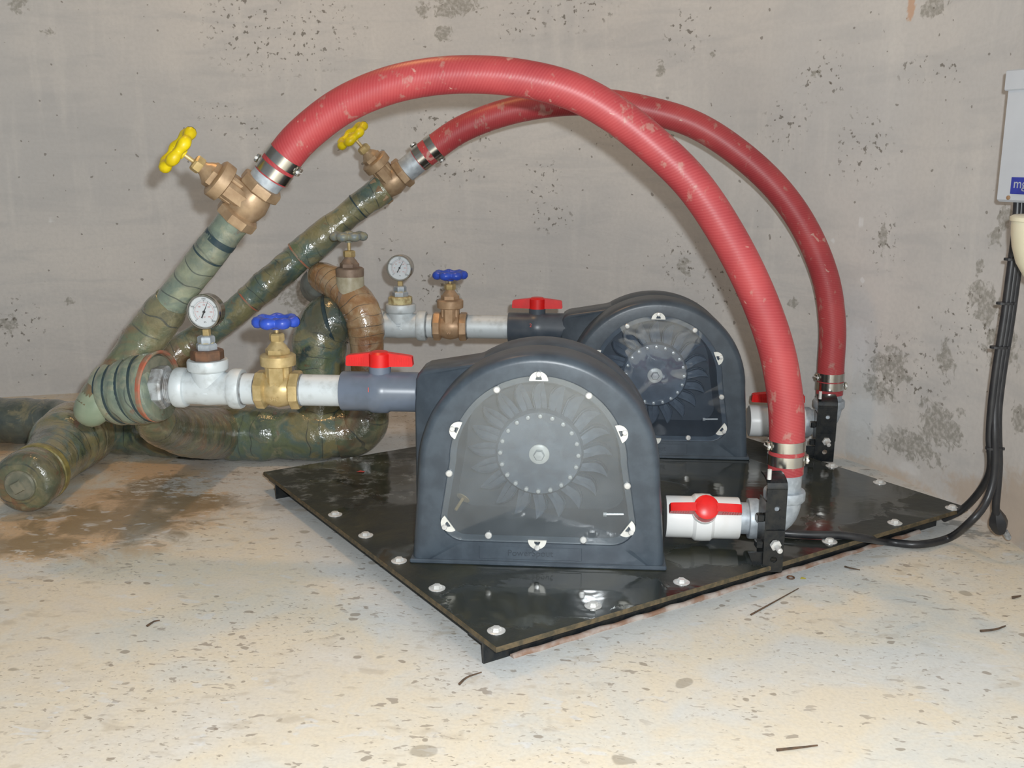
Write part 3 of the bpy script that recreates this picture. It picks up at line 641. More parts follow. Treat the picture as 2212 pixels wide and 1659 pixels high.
def nipple(name,label,mat,a,b,r,threads=True,cat='pipe',group=None):
    a=Vector(a);b=Vector(b); ln=(b-a).length; mid=(a+b)/2
    root=thing(name,label,cat,axes(mid,b-a,(0,0,1) if abs((b-a).normalized().z)<.9 else (0,-1,0)),group)
    xl([(r*.8,-ln/2),(r,-ln/2),(r,ln/2),(r*.8,ln/2)],32).build('pipe_wall',mat,root,30)
    if threads:
        for sg in (-1,1):
            mb=MB(); pr=[]
            for k in range(7): pr+=[(r+.0004,sg*(ln/2-.0014*k)),(r-.0006+.0012,sg*(ln/2-.0014*k-.0007))]
            pr=sorted(pr,key=lambda q:q[1]); pr=[(r+.0012 if i%2 else r+.0002,x) for i,(q,x) in enumerate(pr)]
            xl([(r*.9,pr[0][1])]+pr+[(r*.9,pr[-1][1])],28,mb).build('thread',M['zinc'],root,20)
    return root
def pipe_tee(label,M4,mark=None):
    root=thing('pipe_tee',label,'pipe fitting',M4,'galvanised tees under the gauges')
    mb=xl([(.026,-.06),(.031,-.056),(.0315,-.02),(.033,0),(.0315,.02),(.031,.056),(.026,.06)],32)
    zl([(.033,-.005),(.032,.015),(.0315,.04)],32,mb); bd=mb.build('tee_body',M['galv_white'],root,40)
    for sg in (-1,1):
        mb=xl([(.028,sg*.066),(.037,sg*.0655),(.0385,sg*.062),(.0385,sg*.048),(.036,sg*.043),(.030,sg*.041)],32); mb.build('collar',M['galv_white'],root,40)
    zl([(.031,.033),(.037,.036),(.0385,.039),(.0385,.053),(.037,.056),(.028,.0565)],32).build('branch_collar',M['galv_white'],root,40)
    if mark: text_obj('cast_lettering',mark,.015,M['galv'],bd,Matrix.Translation((0,-.0325,.004))@Matrix.Rotation(PI/2,4,'X')@Matrix.Rotation(PI/2,4,'Z'),.001)
    return root
def gauge_adaptor(label,M4,bush_mat):
    root=thing('gauge_adaptor',label,'pipe fitting',M4,'gauge adaptors')
    zl([(.022,.056),(.031,.057),(.031,.072),(.029,.075),(.020,.0755)],8,rot=PI/8).build('bush',bush_mat,root,25)
    zl([(.0195,.074),(.0205,.076),(.0205,.085),(.018,.0875)],6).build('hex_nut',M['galv'],root,25)
    zl([(.0145,.086),(.0145,.089)],16).build('neck',M['ptfe'],root,25)
    zl([(.0155,.088),(.0162,.09),(.0162,.099),(.014,.1015),(.006,.102)],6,rot=.3).build('hex_nut',M['galv'],root,25)
    return root
def gauge(label,M4,needle,zc=.147):
    root=thing('pressure_gauge',label,'gauge',M4,'round pressure gauges'); rg=.0335; F=TR((0,0,zc),(0,-1,0),(1,0,0))
    box(MB(),(0,.004,.107),(.012,.012,.014),bev=.001).build('stem',M['brass'],root,25)
    mb=MB(); lathe(mb,[(.004,-.024),(.030,-.024),(.0325,-.021),(.0325,-.004),(rg,-.002),(rg,.005),(rg-.0015,.0068),(rg-.004,.0068),(.0285,.003),(.0285,.0005)],48,F,close=False); mb.build('case',M['band'],root,40)
    mb=MB(); lathe(mb,[(.0288,0),(.0288,.0006),(.001,.0006)],48,F); dl=mb.build('dial',M['dial'],root,30)
    for k in range(41):                       # dial ticks, one mesh per scale
        pass
    mb=MB(); m2=MB()
    for k in range(41):
        a=R(-135+270*k/40); big_=k%10==0
        for (mm_,r0,r1,wd) in ((mb,.0198 if big_ else .0206,.0222,.0005 if big_ else .0003),):
            d=Vector((math.sin(a),math.cos(a),0)); e=Vector((d.y,-d.x,0)); vs=[F@(d*q+e*w_+Vector((0,0,.0009))) for q,w_ in ((r0,-wd),(r1,-wd),(r1,wd),(r0,wd))]; mm_.add(vs,[(0,1,2,3)])
    for k in range(61):
        a=R(-135+270*k/60); d=Vector((math.sin(a),math.cos(a),0)); e=Vector((d.y,-d.x,0)); r0,r1=(.0165 if k%10==0 else .0176),.0192
        vs=[F@(d*q+e*w_+Vector((0,0,.0009))) for q,w_ in ((r0,-.00022),(r1,-.00022),(r1,.00022),(r0,.00022))]; m2.add(vs,[(0,1,2,3)])
    mb.build('outer_scale',M['ink_black'],dl,smooth=False); m2.build('inner_scale',M['ink_red'],dl,smooth=False)
    for k,tx in enumerate(('0','500','1000','1500','2000')):
        a=R(-135+67.5*k); text_obj('numeral',tx,.0042,M['ink_black'],dl,F@Matrix.Translation((.0247*math.sin(a),.0247*math.cos(a),.0009)),.0001)
    for k,tx in enumerate(('0','50','100','150','200','250','300')):
        a=R(-135+45*k); text_obj('numeral',tx,.0036,M['ink_red'],dl,F@Matrix.Translation((.0133*math.sin(a),.0133*math.cos(a),.0009)),.0001)
    text_obj('unit','psi',.0034,M['ink_red'],dl,F@Matrix.Translation((0,-.0095,.0009)),.0001)
    text_obj('unit','kPa',.0036,M['ink_black'],dl,F@Matrix.Translation((.0005,-.0195,.0009)),.0001)
    mb=MB(); a=R(needle); d=Vector((math.sin(a),math.cos(a),0)); e=Vector((d.y,-d.x,0))
    vs=[]
    for z in (.0016,.0022): vs+=[F@(d*q+e*w_+Vector((0,0,z))) for q,w_ in ((-.013,-.0013),(-.002,-.0010),(.0205,-.00025),(.0205,.00025),(-.002,.0010),(-.013,.0013))]
    mb.add(vs,[tuple(range(6)),tuple(range(11,5,-1))]+[(i,(i+1)%6,6+(i+1)%6,6+i) for i in range(6)]); lathe(mb,[(.0026,.001),(.0026,.003),(.001,.0034)],14,F); mb.build('needle',M['ink_black'],root,30)
    mb=MB(); lathe(mb,[(.0284,.0042),(.0284,.0048)],40,F); mb.build('glass',M['glass'],root,30)
    return root

# ------------------------------------------------------------------ left-hand feed lines
FY,RY=1.852,2.545
zaxis=Vector((0,0,1))
def feed_line(Y,px,ax,which):
    f=which=='front'; A=lambda x:at(x,ax(x),Y)
    nm='front feed line' if f else 'rear feed line'
    z_=sum((A(x).z for x in (px['tee'],px['gate'],px['ball'])),0)/3
    P=lambda x: Vector((A(x).x,Y,z_))
    tee=P(px['tee']); gt=P(px['gate']); bl=P(px['ball'])
    pipe_tee('pale galvanised tee under the gauge on the '+nm,axes(tee,AX,zaxis),None if f else 'HE')
    gauge_adaptor('rusty brown bush and hex nuts under the nearer gauge' if f else 'yellow-taped bush and hex nuts under the farther gauge',axes(tee,AX,zaxis),M['rust'] if f else M['ptfe'])
    gauge('round pressure gauge above the rusty bush, lower left of the pair' if f else 'round pressure gauge standing against the wall beside the orange bend',axes(tee,(1,-.06,0),(-.045 if f else -.01,0,1)),24 if f else 29)
    gate_valve('brass gate valve with bright blue hand wheel on the '+nm if f else 'bronze gate valve with dark blue hand wheel on the '+nm,M['brass'] if f else M['bronze'],M['blue'],axes(gt,AX,zaxis),marks=[('2',.014,.013,0),('SHC',-.012,.0095,0)] if f else [('W',-.012,.011,0)])
    r=.0298
    nipple('pipe_nipple','short white nipple between tee and gate valve on the '+nm,M['galv_white'],tee+Vector((.06,0,0)),gt-Vector((.036,0,0)),r)
    hb=.073
    nipple('pipe_nipple','longer white pipe between gate valve and ball valve on the '+nm,M['galv_white'],gt+Vector((.036,0,0)),bl-Vector((hb-.01,0,0)),r)
    ball_valve('mid grey plastic ball valve with wide red handle on the front feed line' if f else 'dark grey plastic ball valve with red handle on the rear feed line',M['pvc_grey'] if f else M['pvc_dark'],M['red'],axes(bl,AX,zaxis),hb,.0375,.0415,'grey ball valves',mark='1' if f else '2')
    # threaded reducer into the wrapped pipe
    rb=tee-Vector((.085,0,0)); rt=thing('hex_bush','dull zinc hexagonal bush screwed into the wrapped tee' if f else 'zinc hexagonal bush behind the orange bend','pipe fitting',axes(rb,AX,zaxis),'hexagonal bushes')
    xl([(.026,-.02),(.042,-.019),(.0425,-.016),(.0425,.0),(.040,.004),(.030,.005)],8,rot=PI/8).build('hex',M['zinc'],rt,25)
    pr=[(.0297+(.0012 if k%2 else 0),.004+.0016*k) for k in range(12)]
    xl([(.02,.003)]+pr+[(.02,.024)],28).build('thread',M['zinc'],rt,20)
    return tee,gt,bl
ft=feed_line(FY,{'tee':452,'gate':603.5,'ball':822},lambda x:835+(x-440)*.036,'front')
rt_=feed_line(RY,{'tee':866,'gate':973,'ball':1160},lambda x:700+(x-866)*.04,'rear')

# ------------------------------------------------------------------ wrapped pipework
def wr(base,prof=(),bumps=.0022,ribs=None,sd=0.0):
    """radius function: base or list of (s_fraction, r); prof: (s_center,width,height) collars"""
    def f(s,tot,a,p):
        k=s/tot
        if isinstance(base,(list,tuple)):
            r=base[-1][1]
            for (k0,r0),(k1,r1) in zip(base,base[1:]):
                if k0<=k<=k1: u=(k-k0)/(k1-k0+1e-9); u=u*u*(3-2*u); r=r0+(r1-r0)*u; break
        else: r=base
        for c_,w_,h_ in prof:
            d=abs(k-c_)/w_
            if d<1: r+=h_*(1-d**6)
        if ribs: r+=ribs[1]*abs(math.sin(PI*k*ribs[0]))
        r+=bumps*(noise.noise(p*22+Vector((sd,0,0)))+.6*noise.noise(p*55+Vector((math.cos(a),math.sin(a),sd))*1.5))
        return r
    return f
def wpipe(name,mat,pts,rad,parent,n=32,step=.006,cap=True):
    mb=MB(); sweep(mb,catmull(pts,step),rad,n,cap=cap); o=mb.build(name,mat,parent,70); o.matrix_parent_inverse=parent.matrix_world.inverted(); return o
# main run along the wall foot
mroot=thing('wrapped_manifold','thick resin-wrapped green manifold pipe lying on the floor','pipe',Vector((-1.0,2.5,0)))
bpy.context.view_layer.update()
mz=.068
MA=atz(240,925,mz); 
main=[Vector((-2.3,2.62,mz)),Vector((-1.6,2.545,mz)),atz(95,910,mz),MA]
wpipe('supply_pipe',M['wrap_dark'],main,wr(.060,bumps=.003),mroot)
run=[MA-Vector((.03,0,0)),atz(400,932,mz),atz(560,936,mz),atz(700,937,mz),atz(752,932,mz+.004)]
e0=atz(752,932,mz+.004)
wpipe('main_pipe',M['wrap_green'],run,wr([(0,.066),(.3,.064),(.5,.069),(.72,.065),(.9,.068),(1,.062)],[(.28,.06,.005),(.62,.10,.004)],.0035,sd=3),mroot)
yb=e0.y
wpipe('pipe_elbow',M['wrap_brown'],[atz(735,934,mz+.002),e0+Vector((.02,0,.004)),at(789,905,yb),at(795,862,yb),at(795,825,yb-.01)],wr([(0,.067),(.4,.064),(.7,.052),(1,.044)],bumps=.0035,sd=5),mroot)
for px in (690,):
    wpipe('riser',M['wrap_green'],[at(692,905,yb+.0),at(691,800,yb+.01),at(692,735,yb+.015),at(712,697,RY-.03),at(752,688,RY-.005),at(800,692,RY)],wr([(0,.062),(.35,.064),(.55,.070),(.75,.064),(1,.050)],[(.70,.05,.004)],.003,sd=8),mroot)
    for (p,d,r_) in ((at(716,696,RY-.03),Vector((.9,.1,.25)),.070),(at(735,690,RY-.015),Vector((1,.1,.1)),.066)):
        mb=MB(); lathe(mb,[(r_-.003,-.006),(r_+.0015,-.004),(r_+.002,.004),(r_-.003,.006)],40,TR(p,d),rmod=lambda a:1+.012*math.sin(3*a)); o=mb.build('tape_stripe',M['stripe_blue'],mroot); o.matrix_parent_inverse=mroot.matrix_world.inverted()
# branch coming forward to the capped end
c0=atz(49,1045,.072); c1=atz(83,1022,.074); c2=atz(165,937,.088); c3=atz(262,915,.08)
axd=(c1-c0).normalized()
wpipe('branch_pipe',M['wrap_green'],[c0+axd*.02,c1+(c2-c1)*.25,c2,c3],wr([(0,.058),(.2,.060),(.38,.066),(.55,.080),(.72,.076),(1,.06)],[(.50,.035,.004),(.66,.03,.003)],.003,sd=2),mroot)
wpipe('joint_wrap',M['wrap_brown'],[c2-(c2-c1).normalized()*.085,c2-(c2-c1).normalized()*.02,c2+(c3-c2).normalized()*.035],wr([(0,.070),(.3,.083),(.7,.085),(1,.078)],bumps=.002,sd=11),mroot)
mb=MB(); lathe(mb,[(.060,-.012),(.0655,-.009),(.067,0),(.0655,.010),(.058,.014)],40,TR(c0+axd*.075,axd)); o=mb.build('yellow_ring',M['yellow_band'],mroot); o.matrix_parent_inverse=mroot.matrix_world.inverted()
mb=MB(); lathe(mb,[(.06,.07),(.0655,.06),(.068,.03),(.0665,.006),(.060,-.004),(.050,-.008),(.036,-.008),(.034,-.010)],44,TR(c0,axd),rmod=lambda a:1+.01*math.sin(4*a)); o=mb.build('end_cap',M['wrap_brown'],mroot); o.matrix_parent_inverse=mroot.matrix_world.inverted()
mb=MB(); lathe(mb,[(.034,-.004),(.0335,-.014),(.030,-.0175),(.010,-.018)],32,TR(c0,axd)); lathe(mb,[(.017,-.016),(.0175,-.024),(.015,-.027),(.002,-.0275)],4,TR(c0,axd,(0,.2,1)),rot=.3); o=mb.build('cap_plug',M['wrap_face'],mroot); o.matrix_parent_inverse=mroot.matrix_world.inverted()
# front sloping pipe to the first yellow valve
d1=thing('wrapped_pipe','pale sage wrapped pipe sloping up to the left yellow-wheel valve','pipe',at(190,900,1.97),'sloping wrapped pipes'); bpy.context.view_layer.update()
dpts=[at(516,464,FY),at(450,549,FY+.005),at(378,643,FY+.02),at(325,716,FY+.04),at(262,798,FY+.016),at(199,884,FY-.02)]
wpipe('pipe_wrap',M['wrap_sage'],dpts[:4],wr([(0,.0305),(.8,.0315),(1,.034)],[(.34,.10,.0012)],.0010,sd=1),d1)
wpipe('collar_wrap',M['wrap_brown'],[dpts[2]+(dpts[3]-dpts[2])*.1,dpts[3],dpts[4],dpts[5]],wr([(0,.034),(.12,.0405),(.45,.041),(.55,.037),(.8,.037),(.93,.036),(1,.034)],bumps=.0022,sd=4),d1)
mb=MB(); dd=(dpts[5]-dpts[4]).normalized(); lathe(mb,[(.036,-.045),(.0365,-.02),(.0365,.0),(.0345,.016),(.029,.030),(.020,.040),(.010,.0445),(.001,.0455)],30,TR(dpts[5]-dd*.012,dd),rmod=lambda a:1+.02*math.sin(2*a)); o=mb.build('rounded_end',M['wrap_pale'],d1); o.matrix_parent_inverse=d1.matrix_world.inverted()
# rear sloping pipe to the second yellow valve
RYT=2.60
d2=thing('wrapped_pipe','dark green wrapped pipe sloping up to the middle yellow-wheel valve','pipe',at(400,760,2.5),'sloping wrapped pipes'); bpy.context.view_layer.update()
rp=[at(832,405,RYT),at(770,450,RYT-.01),at(700,510,RYT-.02),at(651,551,RYT-.03),at(575,615,RYT-.045),at(496,684,RYT-.06),at(420,738,RYT-.075),at(372,775,RYT-.085)]
wpipe('pipe_wrap',M['wrap_green'],rp,wr([(0,.036),(.15,.034),(.20,.035),(.24,.040),(.40,.043),(.405,.038),(.58,.037),(.62,.034),(.8,.036),(1,.044)],[(.56,.012,.002),(.64,.012,.002)],.0028,sd=9),d2)
wpipe('base_wrap',M['wrap_brown'],[at(425,742,RYT-.07),at(375,770,RYT-.085),at(345,815,RYT-.09),at(335,880,yb)],wr([(0,.040),(.3,.049),(.6,.052),(1,.058)],bumps=.003,sd=6),d2)
def seam(path,fk,r_,mat,parent,wd=.002):
    c_=catmull(path,.006); i=min(len(c_)-2,max(1,int(fk*(len(c_)-1)))); mb=MB(); lathe(mb,[(r_-.004,-wd*1.2),(r_,-wd),(r_,wd),(r_-.004,wd*1.2)],36,TR(c_[i],c_[i+1]-c_[i-1]),rmod=lambda a:1+.02*math.sin(a+fk*40)); o=mb.build('tape_seam',mat,parent); o.matrix_parent_inverse=parent.matrix_world.inverted()
for fk,r_,m_,wd in ((.20,.0312,'stripe_blue',.006),(.33,.0318,'stripe_blue',.0018),(.78,.0322,'stripe_blue',.0018),(.93,.0335,'lip_red',.0014)): seam(dpts[:4],fk,r_,M[m_],d1,wd)
for fk,r_,m_,wd in ((.13,.0355,'stripe_blue',.0018),(.405,.0425,'lip_red',.0022),(.56,.0392,'lip_red',.0016),(.645,.0372,'lip_red',.0018)): seam(rp,fk,r_,M[m_],d2,wd)
# ribbed tee that takes the front feed line
tz=ft[0].z; tx=ft[0].x
tr=thing('wrapped_tee','ribbed blue-green wrapped tee with red-lipped mouth holding the hexagonal bush','pipe',Vector((tx-.2,FY,0))); bpy.context.view_layer.update()
tp=[at(232,850,FY+.022),at(250,847,FY+.016),at(285,843,FY+.006),Vector((tx-.098,FY,tz+.002))]
wpipe('ribbed_wrap',M['wrap_sage'],tp,wr([(0,.046),(.08,.056),(.25,.062),(.7,.065),(1,.065)],bumps=.0012,ribs=(5,.0035),sd=12),tr,40,.003)
tpc=catmull(tp,.003); tot_=sum((tpc[i+1]-tpc[i]).length for i in range(len(tpc)-1))
for k,(fk,r_) in enumerate(((.2,.0610),(.4,.0636),(.6,.0648),(.8,.0652))):
    acc_=0
    for i in range(len(tpc)-1):
        acc_+=(tpc[i+1]-tpc[i]).length
        if acc_>=fk*tot_: break
    mb=MB(); lathe(mb,[(r_-.004,-.0032),(r_+.0012,-.0022),(r_+.0012,.0022),(r_-.004,.0032)],44,TR(tpc[i],tpc[i+1]-tpc[i-1]),rmod=lambda a,k=k:1+.008*math.sin(2*a+k)); o=mb.build('tape_seam',M['stripe_blue'],tr); o.matrix_parent_inverse=tr.matrix_world.inverted()
mb=MB(); lathe(mb,[(.066,-.012),(.0695,-.003),(.0695,.001),(.067,.003),(.064,.0015),(.062,-.003)],44,TR((tx-.098,FY,tz+.002),(1,-.18,0)),rmod=lambda a:1+.02*math.sin(2*a+.7),close=False); o=mb.build('red_lip',M['lip_red'],tr); o.matrix_parent_inverse=tr.matrix_world.inverted()
mb=MB(); lathe(mb,[(.060,-.006),(.058,-.002),(.045,-.004),(.030,-.004)],44,TR((tx-.098,FY,tz+.002),(1,-.18,0))); o=mb.build('mouth_face',M['wrap_face'],tr); o.matrix_parent_inverse=tr.matrix_world.inverted()
wpipe('heel_wrap',M['wrap_brown'],[at(300,880,FY+.05),at(345,918,FY+.2),at(420,935,FY+.42),atz(480,936,mz)],wr([(0,.012),(.3,.046),(.7,.060),(1,.066)],bumps=.003,sd=14),tr)
# orange-brown bend with a valve on top
ob_=thing('wrapped_bend','glossy orange-brown wrapped pipe bend below the grey-wheel valve','pipe',at(795,830,yb)); bpy.context.view_layer.update()
op=[at(795,850,yb-.012),at(793,790,yb-.018),at(792,735,yb-.02),at(786,686,yb-.015),at(764,645,yb+.0),at(728,615,yb+.03),at(700,601,yb+.07),at(690,596,yb+.12)]
wpipe('bend_wrap',M['wrap_orange'],op,wr([(0,.0405),(.2,.0405),(.34,.0425),(.36,.0455),(.5,.0455),(.62,.0425),(.8,.040),(1,.036)],[(.42,.02,.0012),(.50,.012,.001)],.0020,sd=15),ob_)
v3=at(757,628,yb-.005)
mb=MB(); lathe(mb,[(.034,-.01),(.0345,.02),(.034,.036),(.028,.04)],30,TR(v3),rmod=lambda a:1+.01*math.sin(3*a)); o=mb.build('neck_wrap',M['wrap_cream'],ob_); o.matrix_parent_inverse=ob_.matrix_world.inverted()
wpipe('end_cloth',M['grey_wrap'],[at(706,606,yb+.06),at(694,612,yb+.10),at(688,618,yb+.15)],wr([(0,.036),(.4,.046),(1,.048)],bumps=.004,sd=17),ob_)

# gate valves on the wrapped pipes
gv=gate_valve('old bronze gate valve with grey weathered wheel on the orange bend',M['old_bronze'],M['grey_wheel'],axes(v3-Vector((0,0,.014)),(1,0,0),(-.0,0,1)),stem=.012,sc=1.04,bare=True)
def slope_valve(label,pa,pb,c,wpx,Y,stem,sc,toward):
    A,B=at(*pa,Y),at(*pb,Y); Cc=at(*c,Y); W=at(*wpx,Y); x=(B-A).normalized(); z=(W-Cc); z=z-x*z.dot(x); z=z.normalized()+Vector((0,-toward,0))
    return gate_valve(label,M['dull_bronze'],M['yellow'],axes(Cc,x,z),stem=stem,sc=sc),x
yv1,x1_=slope_valve('tan bronze gate valve with yellow wheel, farthest left, under the near hose',(505,478),(572,395),(538,436),(384,331),FY,.010,1.08,.42)
yv2,x2_=slope_valve('tan bronze gate valve with yellow wheel beneath the near hose arch',(822,413),(880,366),(847,392),(763,276),RYT,.012,1.06,.36)

# ------------------------------------------------------------------ hoses
def hose(label,pts,group='red hoses'):
    c_=catmull(pts,.012); mb=MB(); sweep(mb,c_,.0325,36); o=mb.build('rubber_hose',M['hose'],None,60,origin=c_[-1]); tag(o,label,'hose',group); return c_
hf=hose('near red rubber hose arching over both turbines',[at(x,y,FY) for x,y in [(585,381),(612,343),(655,293),(735,231),(830,188),(930,166),(1030,161),(1130,170),(1230,195),(1320,242),(1410,312),(1500,402),(1575,515),(1635,635),(1676,750),(1695,850),(1700,930),(1697,1021)]])
def RYf(x): return RYT+(RY-RYT)*max(0,min(1,(x-900)/850))
hr=hose('far red rubber hose arching behind the near hose',[at(x,y,RYf(x)) for x,y in [(904,345),(938,319),(992,282),(1057,254),(1128,234),(1210,222),(1295,221),(1378,233),(1490,265),(1585,322),(1675,403),(1740,495),(1783,600),(1798,700),(1795,790),(1792,851)]])
def project(p):
    d=p-CAMLOC; z=d.dot(FW); return CX+FPX*d.dot(RT)/z, CY-FPX*d.dot(UP)/z
def clamp(label,path,px,py,side,group='steel hose clamps'):
    best=min(range(1,len(path)-1),key=lambda i:(project(path[i])[0]-px)**2+(project(path[i])[1]-py)**2)
    p=path[best]; tn=(path[best+1]-path[best-1]).normalized()
    root=thing('hose_clamp',label,'clamp',TR(p,tn,side),group); r_=.0332
    lathe(MB(),[(r_,-.0098),(r_+.0012,-.0098),(r_+.0012,.0098),(r_,.0098)],44).build('band',M['band'],root,20)
    box(MB(),(r_+.0042,0,0),(.006,.013,.0165),bev=.0015).build('screw_housing',M['band'],root,25)
    lathe(MB(),[(.003,-.010),(.003,.010),(.002,.0105)],8,TR((r_+.0048,0,0),(0,1,0))).build('screw',M['steel'],root,25)
L_,R_=Vector((-1,-.25,0)),Vector((1,-.1,-.3))
clamp('upper steel clamp on near hose end by the left yellow valve',hf,614,341,R_)
clamp('lower steel clamp on near hose end by the left yellow valve',hf,593,368,Vector((-1,0,.4)))
clamp('upper steel clamp on far hose end by the middle yellow valve',hr,937,320,R_)
clamp('lower steel clamp on far hose end by the middle yellow valve',hr,914,337,Vector((-1,0,.4)))
clamp('upper steel clamp low on the near hose by the front bracket',hf,1699,963,L_)
clamp('lower steel clamp low on the near hose by the front bracket',hf,1698,996,R_)
clamp('upper steel clamp low on the far hose by the rear bracket',hr,1794,811,L_)
clamp('lower steel clamp low on the far hose by the rear bracket',hr,1793,830,R_)
nipple('hose_tail','bright zinc hose tail on the left yellow-wheel valve',M['galv'],yv1.matrix_world@Vector((.036,0,0)),hf[3],.0305,False)
nipple('hose_tail','bright zinc hose tail on the middle yellow-wheel valve',M['galv'],yv2.matrix_world@Vector((.036,0,0)),hr[3],.0305,False)

# ------------------------------------------------------------------ right-hand outlet fittings
def outlet(Y,which,hx,axis_y,x0,x1,hosepath,stemdir):
    f=which=='front'
    cen=at((x0+x1)/2,axis_y,Y); half=(at(x1,axis_y,Y)-at(x0,axis_y,Y)).x/2
    ball_valve('white plastic ball valve with red handle facing forward, right of the near turbine' if f else 'white plastic ball valve with red handle, right of the far turbine',M['pvc_white'],M['red'],axes(cen,AX,stemdir),half,.0395,.045,'white ball valves',long_=.066,z0=.036,hub=.0235)
    hb=hosepath[-1]; ex=hb.x
    nipple('pipe_nipple','short zinc nipple beside the white valve of the '+('near' if f else 'far')+' turbine',M['galv'],cen+Vector((half-.01,0,0)),Vector((ex-.052,Y,cen.z)),.030,False)
    root=thing('pipe_elbow','white-grey zinc elbow turning up into the '+('near' if f else 'far')+' hose','pipe fitting',(ex,Y,cen.z),'zinc elbows')
    pts=[Vector((-.062,0,0)),Vector((-.04,0,0)),Vector((-.018,0,.004)),Vector((-.005,0,.017)),Vector((0,0,.040)),Vector((0,0,.055))]
    mb=MB(); sweep(mb,catmull(pts,.006),.0325,28); mb.build('elbow_body',M['galv'],root,60)
    xl([(.030,-.066),(.0375,-.065),(.0385,-.062),(.0385,-.048),(.036,-.044),(.031,-.043)],28).build('collar',M['galv'],root,40)
    zl([(.031,.038),(.036,.039),(.0385,.043),(.0385,.056),(.037,.059),(.029,.06)],28).build('collar',M['galv'],root,40)
    zl([(.029,.055),(.0300,.058),(.0300,hb.z-cen.z+.02)],28).build('riser_nipple',M['galv'],root,40)
    return cen,ex
co,ex=outlet(FY,'front',1697,1117,1437,1595,hf,Vector((0,-.83,.56)))
co2,ex2=outlet(RY,'rear',1790,910,1617,1735,hr,Vector((0,-.12,1)))
# the housing's outlet stub touches the valve; brackets
def bracket(label,xc,Y,zb,zt,wd,lean,extra):
    root=thing('pipe_bracket',label,'bracket',Matrix.Translation((xc,Y,zb))@Matrix.Rotation(lean,4,'Z'),'black pipe brackets'); H_=zt-zb
    zm=H_*.47; th=.004
    mb=MB(); strip_cells(mb,[(0,.012,None),(.012,.036,(.0062,.0062,.001,.024)),(.036,.042,None),(.042,zm-.012,(.0075,(zm-.054)/2-.004,.0,(zm+.030)/2)),(zm-.012,zm,None)],wd,th); mb.build('lower_strip',M['black_metal'],root,25)
    mb=MB(); M2=Matrix.Translation((.002,.0045,0)); strip_cells(mb,[(zm-.02,zm+.025,None),(zm+.025,zm+.055,(.0055,.0055,.002,zm+.04)),(zm+.055,H_-.012,None)],wd,th,M2); mb.build('upper_strip',M['black_metal'],root,25)
    mb=MB(); pf=[(0,H_-.013),(.003,H_-.006),(.012,H_),(.030,H_+.004),(.045,H_+.004)]; n=len(pf); vs=[]
    for dz in (0,.004):
        for y,z in pf: vs+=[(-wd/2+.002,.0045+y,z+dz),(wd/2+.002,.0045+y,z+dz)]
    fs=[]
    for i in range(n-1): a=2*i; fs+=[(a,a+1,a+3,a+2),(2*n+a,2*n+a+2,2*n+a+3,2*n+a+1),(a,a+2,2*n+a+2,2*n+a),(a+1,2*n+a+1,2*n+a+3,a+3)]
    fs+=[(0,2*n,2*n+1,1),(2*n-2,2*n-1,4*n-1,4*n-2)]; mb.add(vs,fs); mb.build('top_flange',M['black_metal'],root,30)
    mb=MB(); box(mb,(-wd/2+.0015,.022,H_*.42),(.003,.042,H_*.74)); mb.build('side_web',M['black_metal'],root,25)
    mb=MB(); prism(mb,[(-wd/2-.026,.036),(-wd/2,.036),(-wd/2,.0),(-wd/2-.012,.002)],.004,Matrix.Translation((0,.006,0))); mb.build('foot_gusset',M['black_metal'],root,25)
    for z in (H_*.60,H_*.30): box(MB(),(-wd/2-.006,.012,z),(.013,.016,.013),bev=.0015).build('clip_block',M['black_metal'],root,25)
    a=Vector((.003,.004,.052)); d=Vector((.18,-1,-.25)).normalized()
    mb=MB(); lathe(mb,[(.0105,0),(.0105,.006),(.008,.007)],6,TR(a,d)); lathe(mb,[(.005,.006),(.0052,.022),(.004,.0235),(.001,.024)],12,TR(a,d)); mb.build('bolt',M['steel'],root,25)
    lathe(MB(),[(.004,0),(.004,.018),(.002,.019)],10,TR((-wd/2+.006,.012,H_+.004))).build('stud',M['steel'],root,25)
    return root
bp=at(1668,1236,1.752); bt=at(1668,1044,1.752)
bracket('black slotted steel bracket in front of the near zinc elbow',bp.x,1.752,bp.z,bt.z,.0365,R(6),None)
bp2=at(1779,997,2.445); bt2=at(1781,868,2.445)
bracket('black steel bracket with shiny bolt in front of the far zinc elbow',bp2.x,2.445,bp2.z,bt2.z,.046,R(-4),None)

# ------------------------------------------------------------------ right wall: box, fitting, cables
bl_=at(2147,435,1.985); tdir=Vector((.45,-.89,0)).normalized(); nrm=Vector((-.95,-.30,0)).normalized(); Hb=.232; Wb=.165
root=thing('electrical_box','grey electrical box on the right wall with a blue sticker','box',axes(bl_,tdir,(0,0,1)))   # local x along the wall, y into the wall
box(MB(),(Wb/2,.029,Hb/2),(Wb,.053,Hb),bev=.004).build('case',M['box_grey'],root,25)
box(MB(),(Wb/2,.004,Hb-.016),(Wb+.006,.012,.036),bev=.002).build('lid_rim',M['box_grey'],root,25)
stp=MB(); box(stp,(.058,.0018,.030),(.050,.0015,.030)); st_=stp.build('sticker',M['sticker'],root,20)
text_obj('sticker_print','mg',.024,M['ink_grey'],st_,Matrix.Translation((.053,.0008,.033))@Matrix.Rotation(PI/2,4,'X'),.0002)
lathe(MB(),[(.004,0),(.004,.002),(.001,.003)],10,TR((.030,.0025,.008),(0,-1,0))).build('screw',M['bronze'],root,25)
wl=at(2281,478,1.80)
root=thing('wall_fitting','cream rounded bowl-shaped fitting below the grey box','fitting',wl)
rr=.068
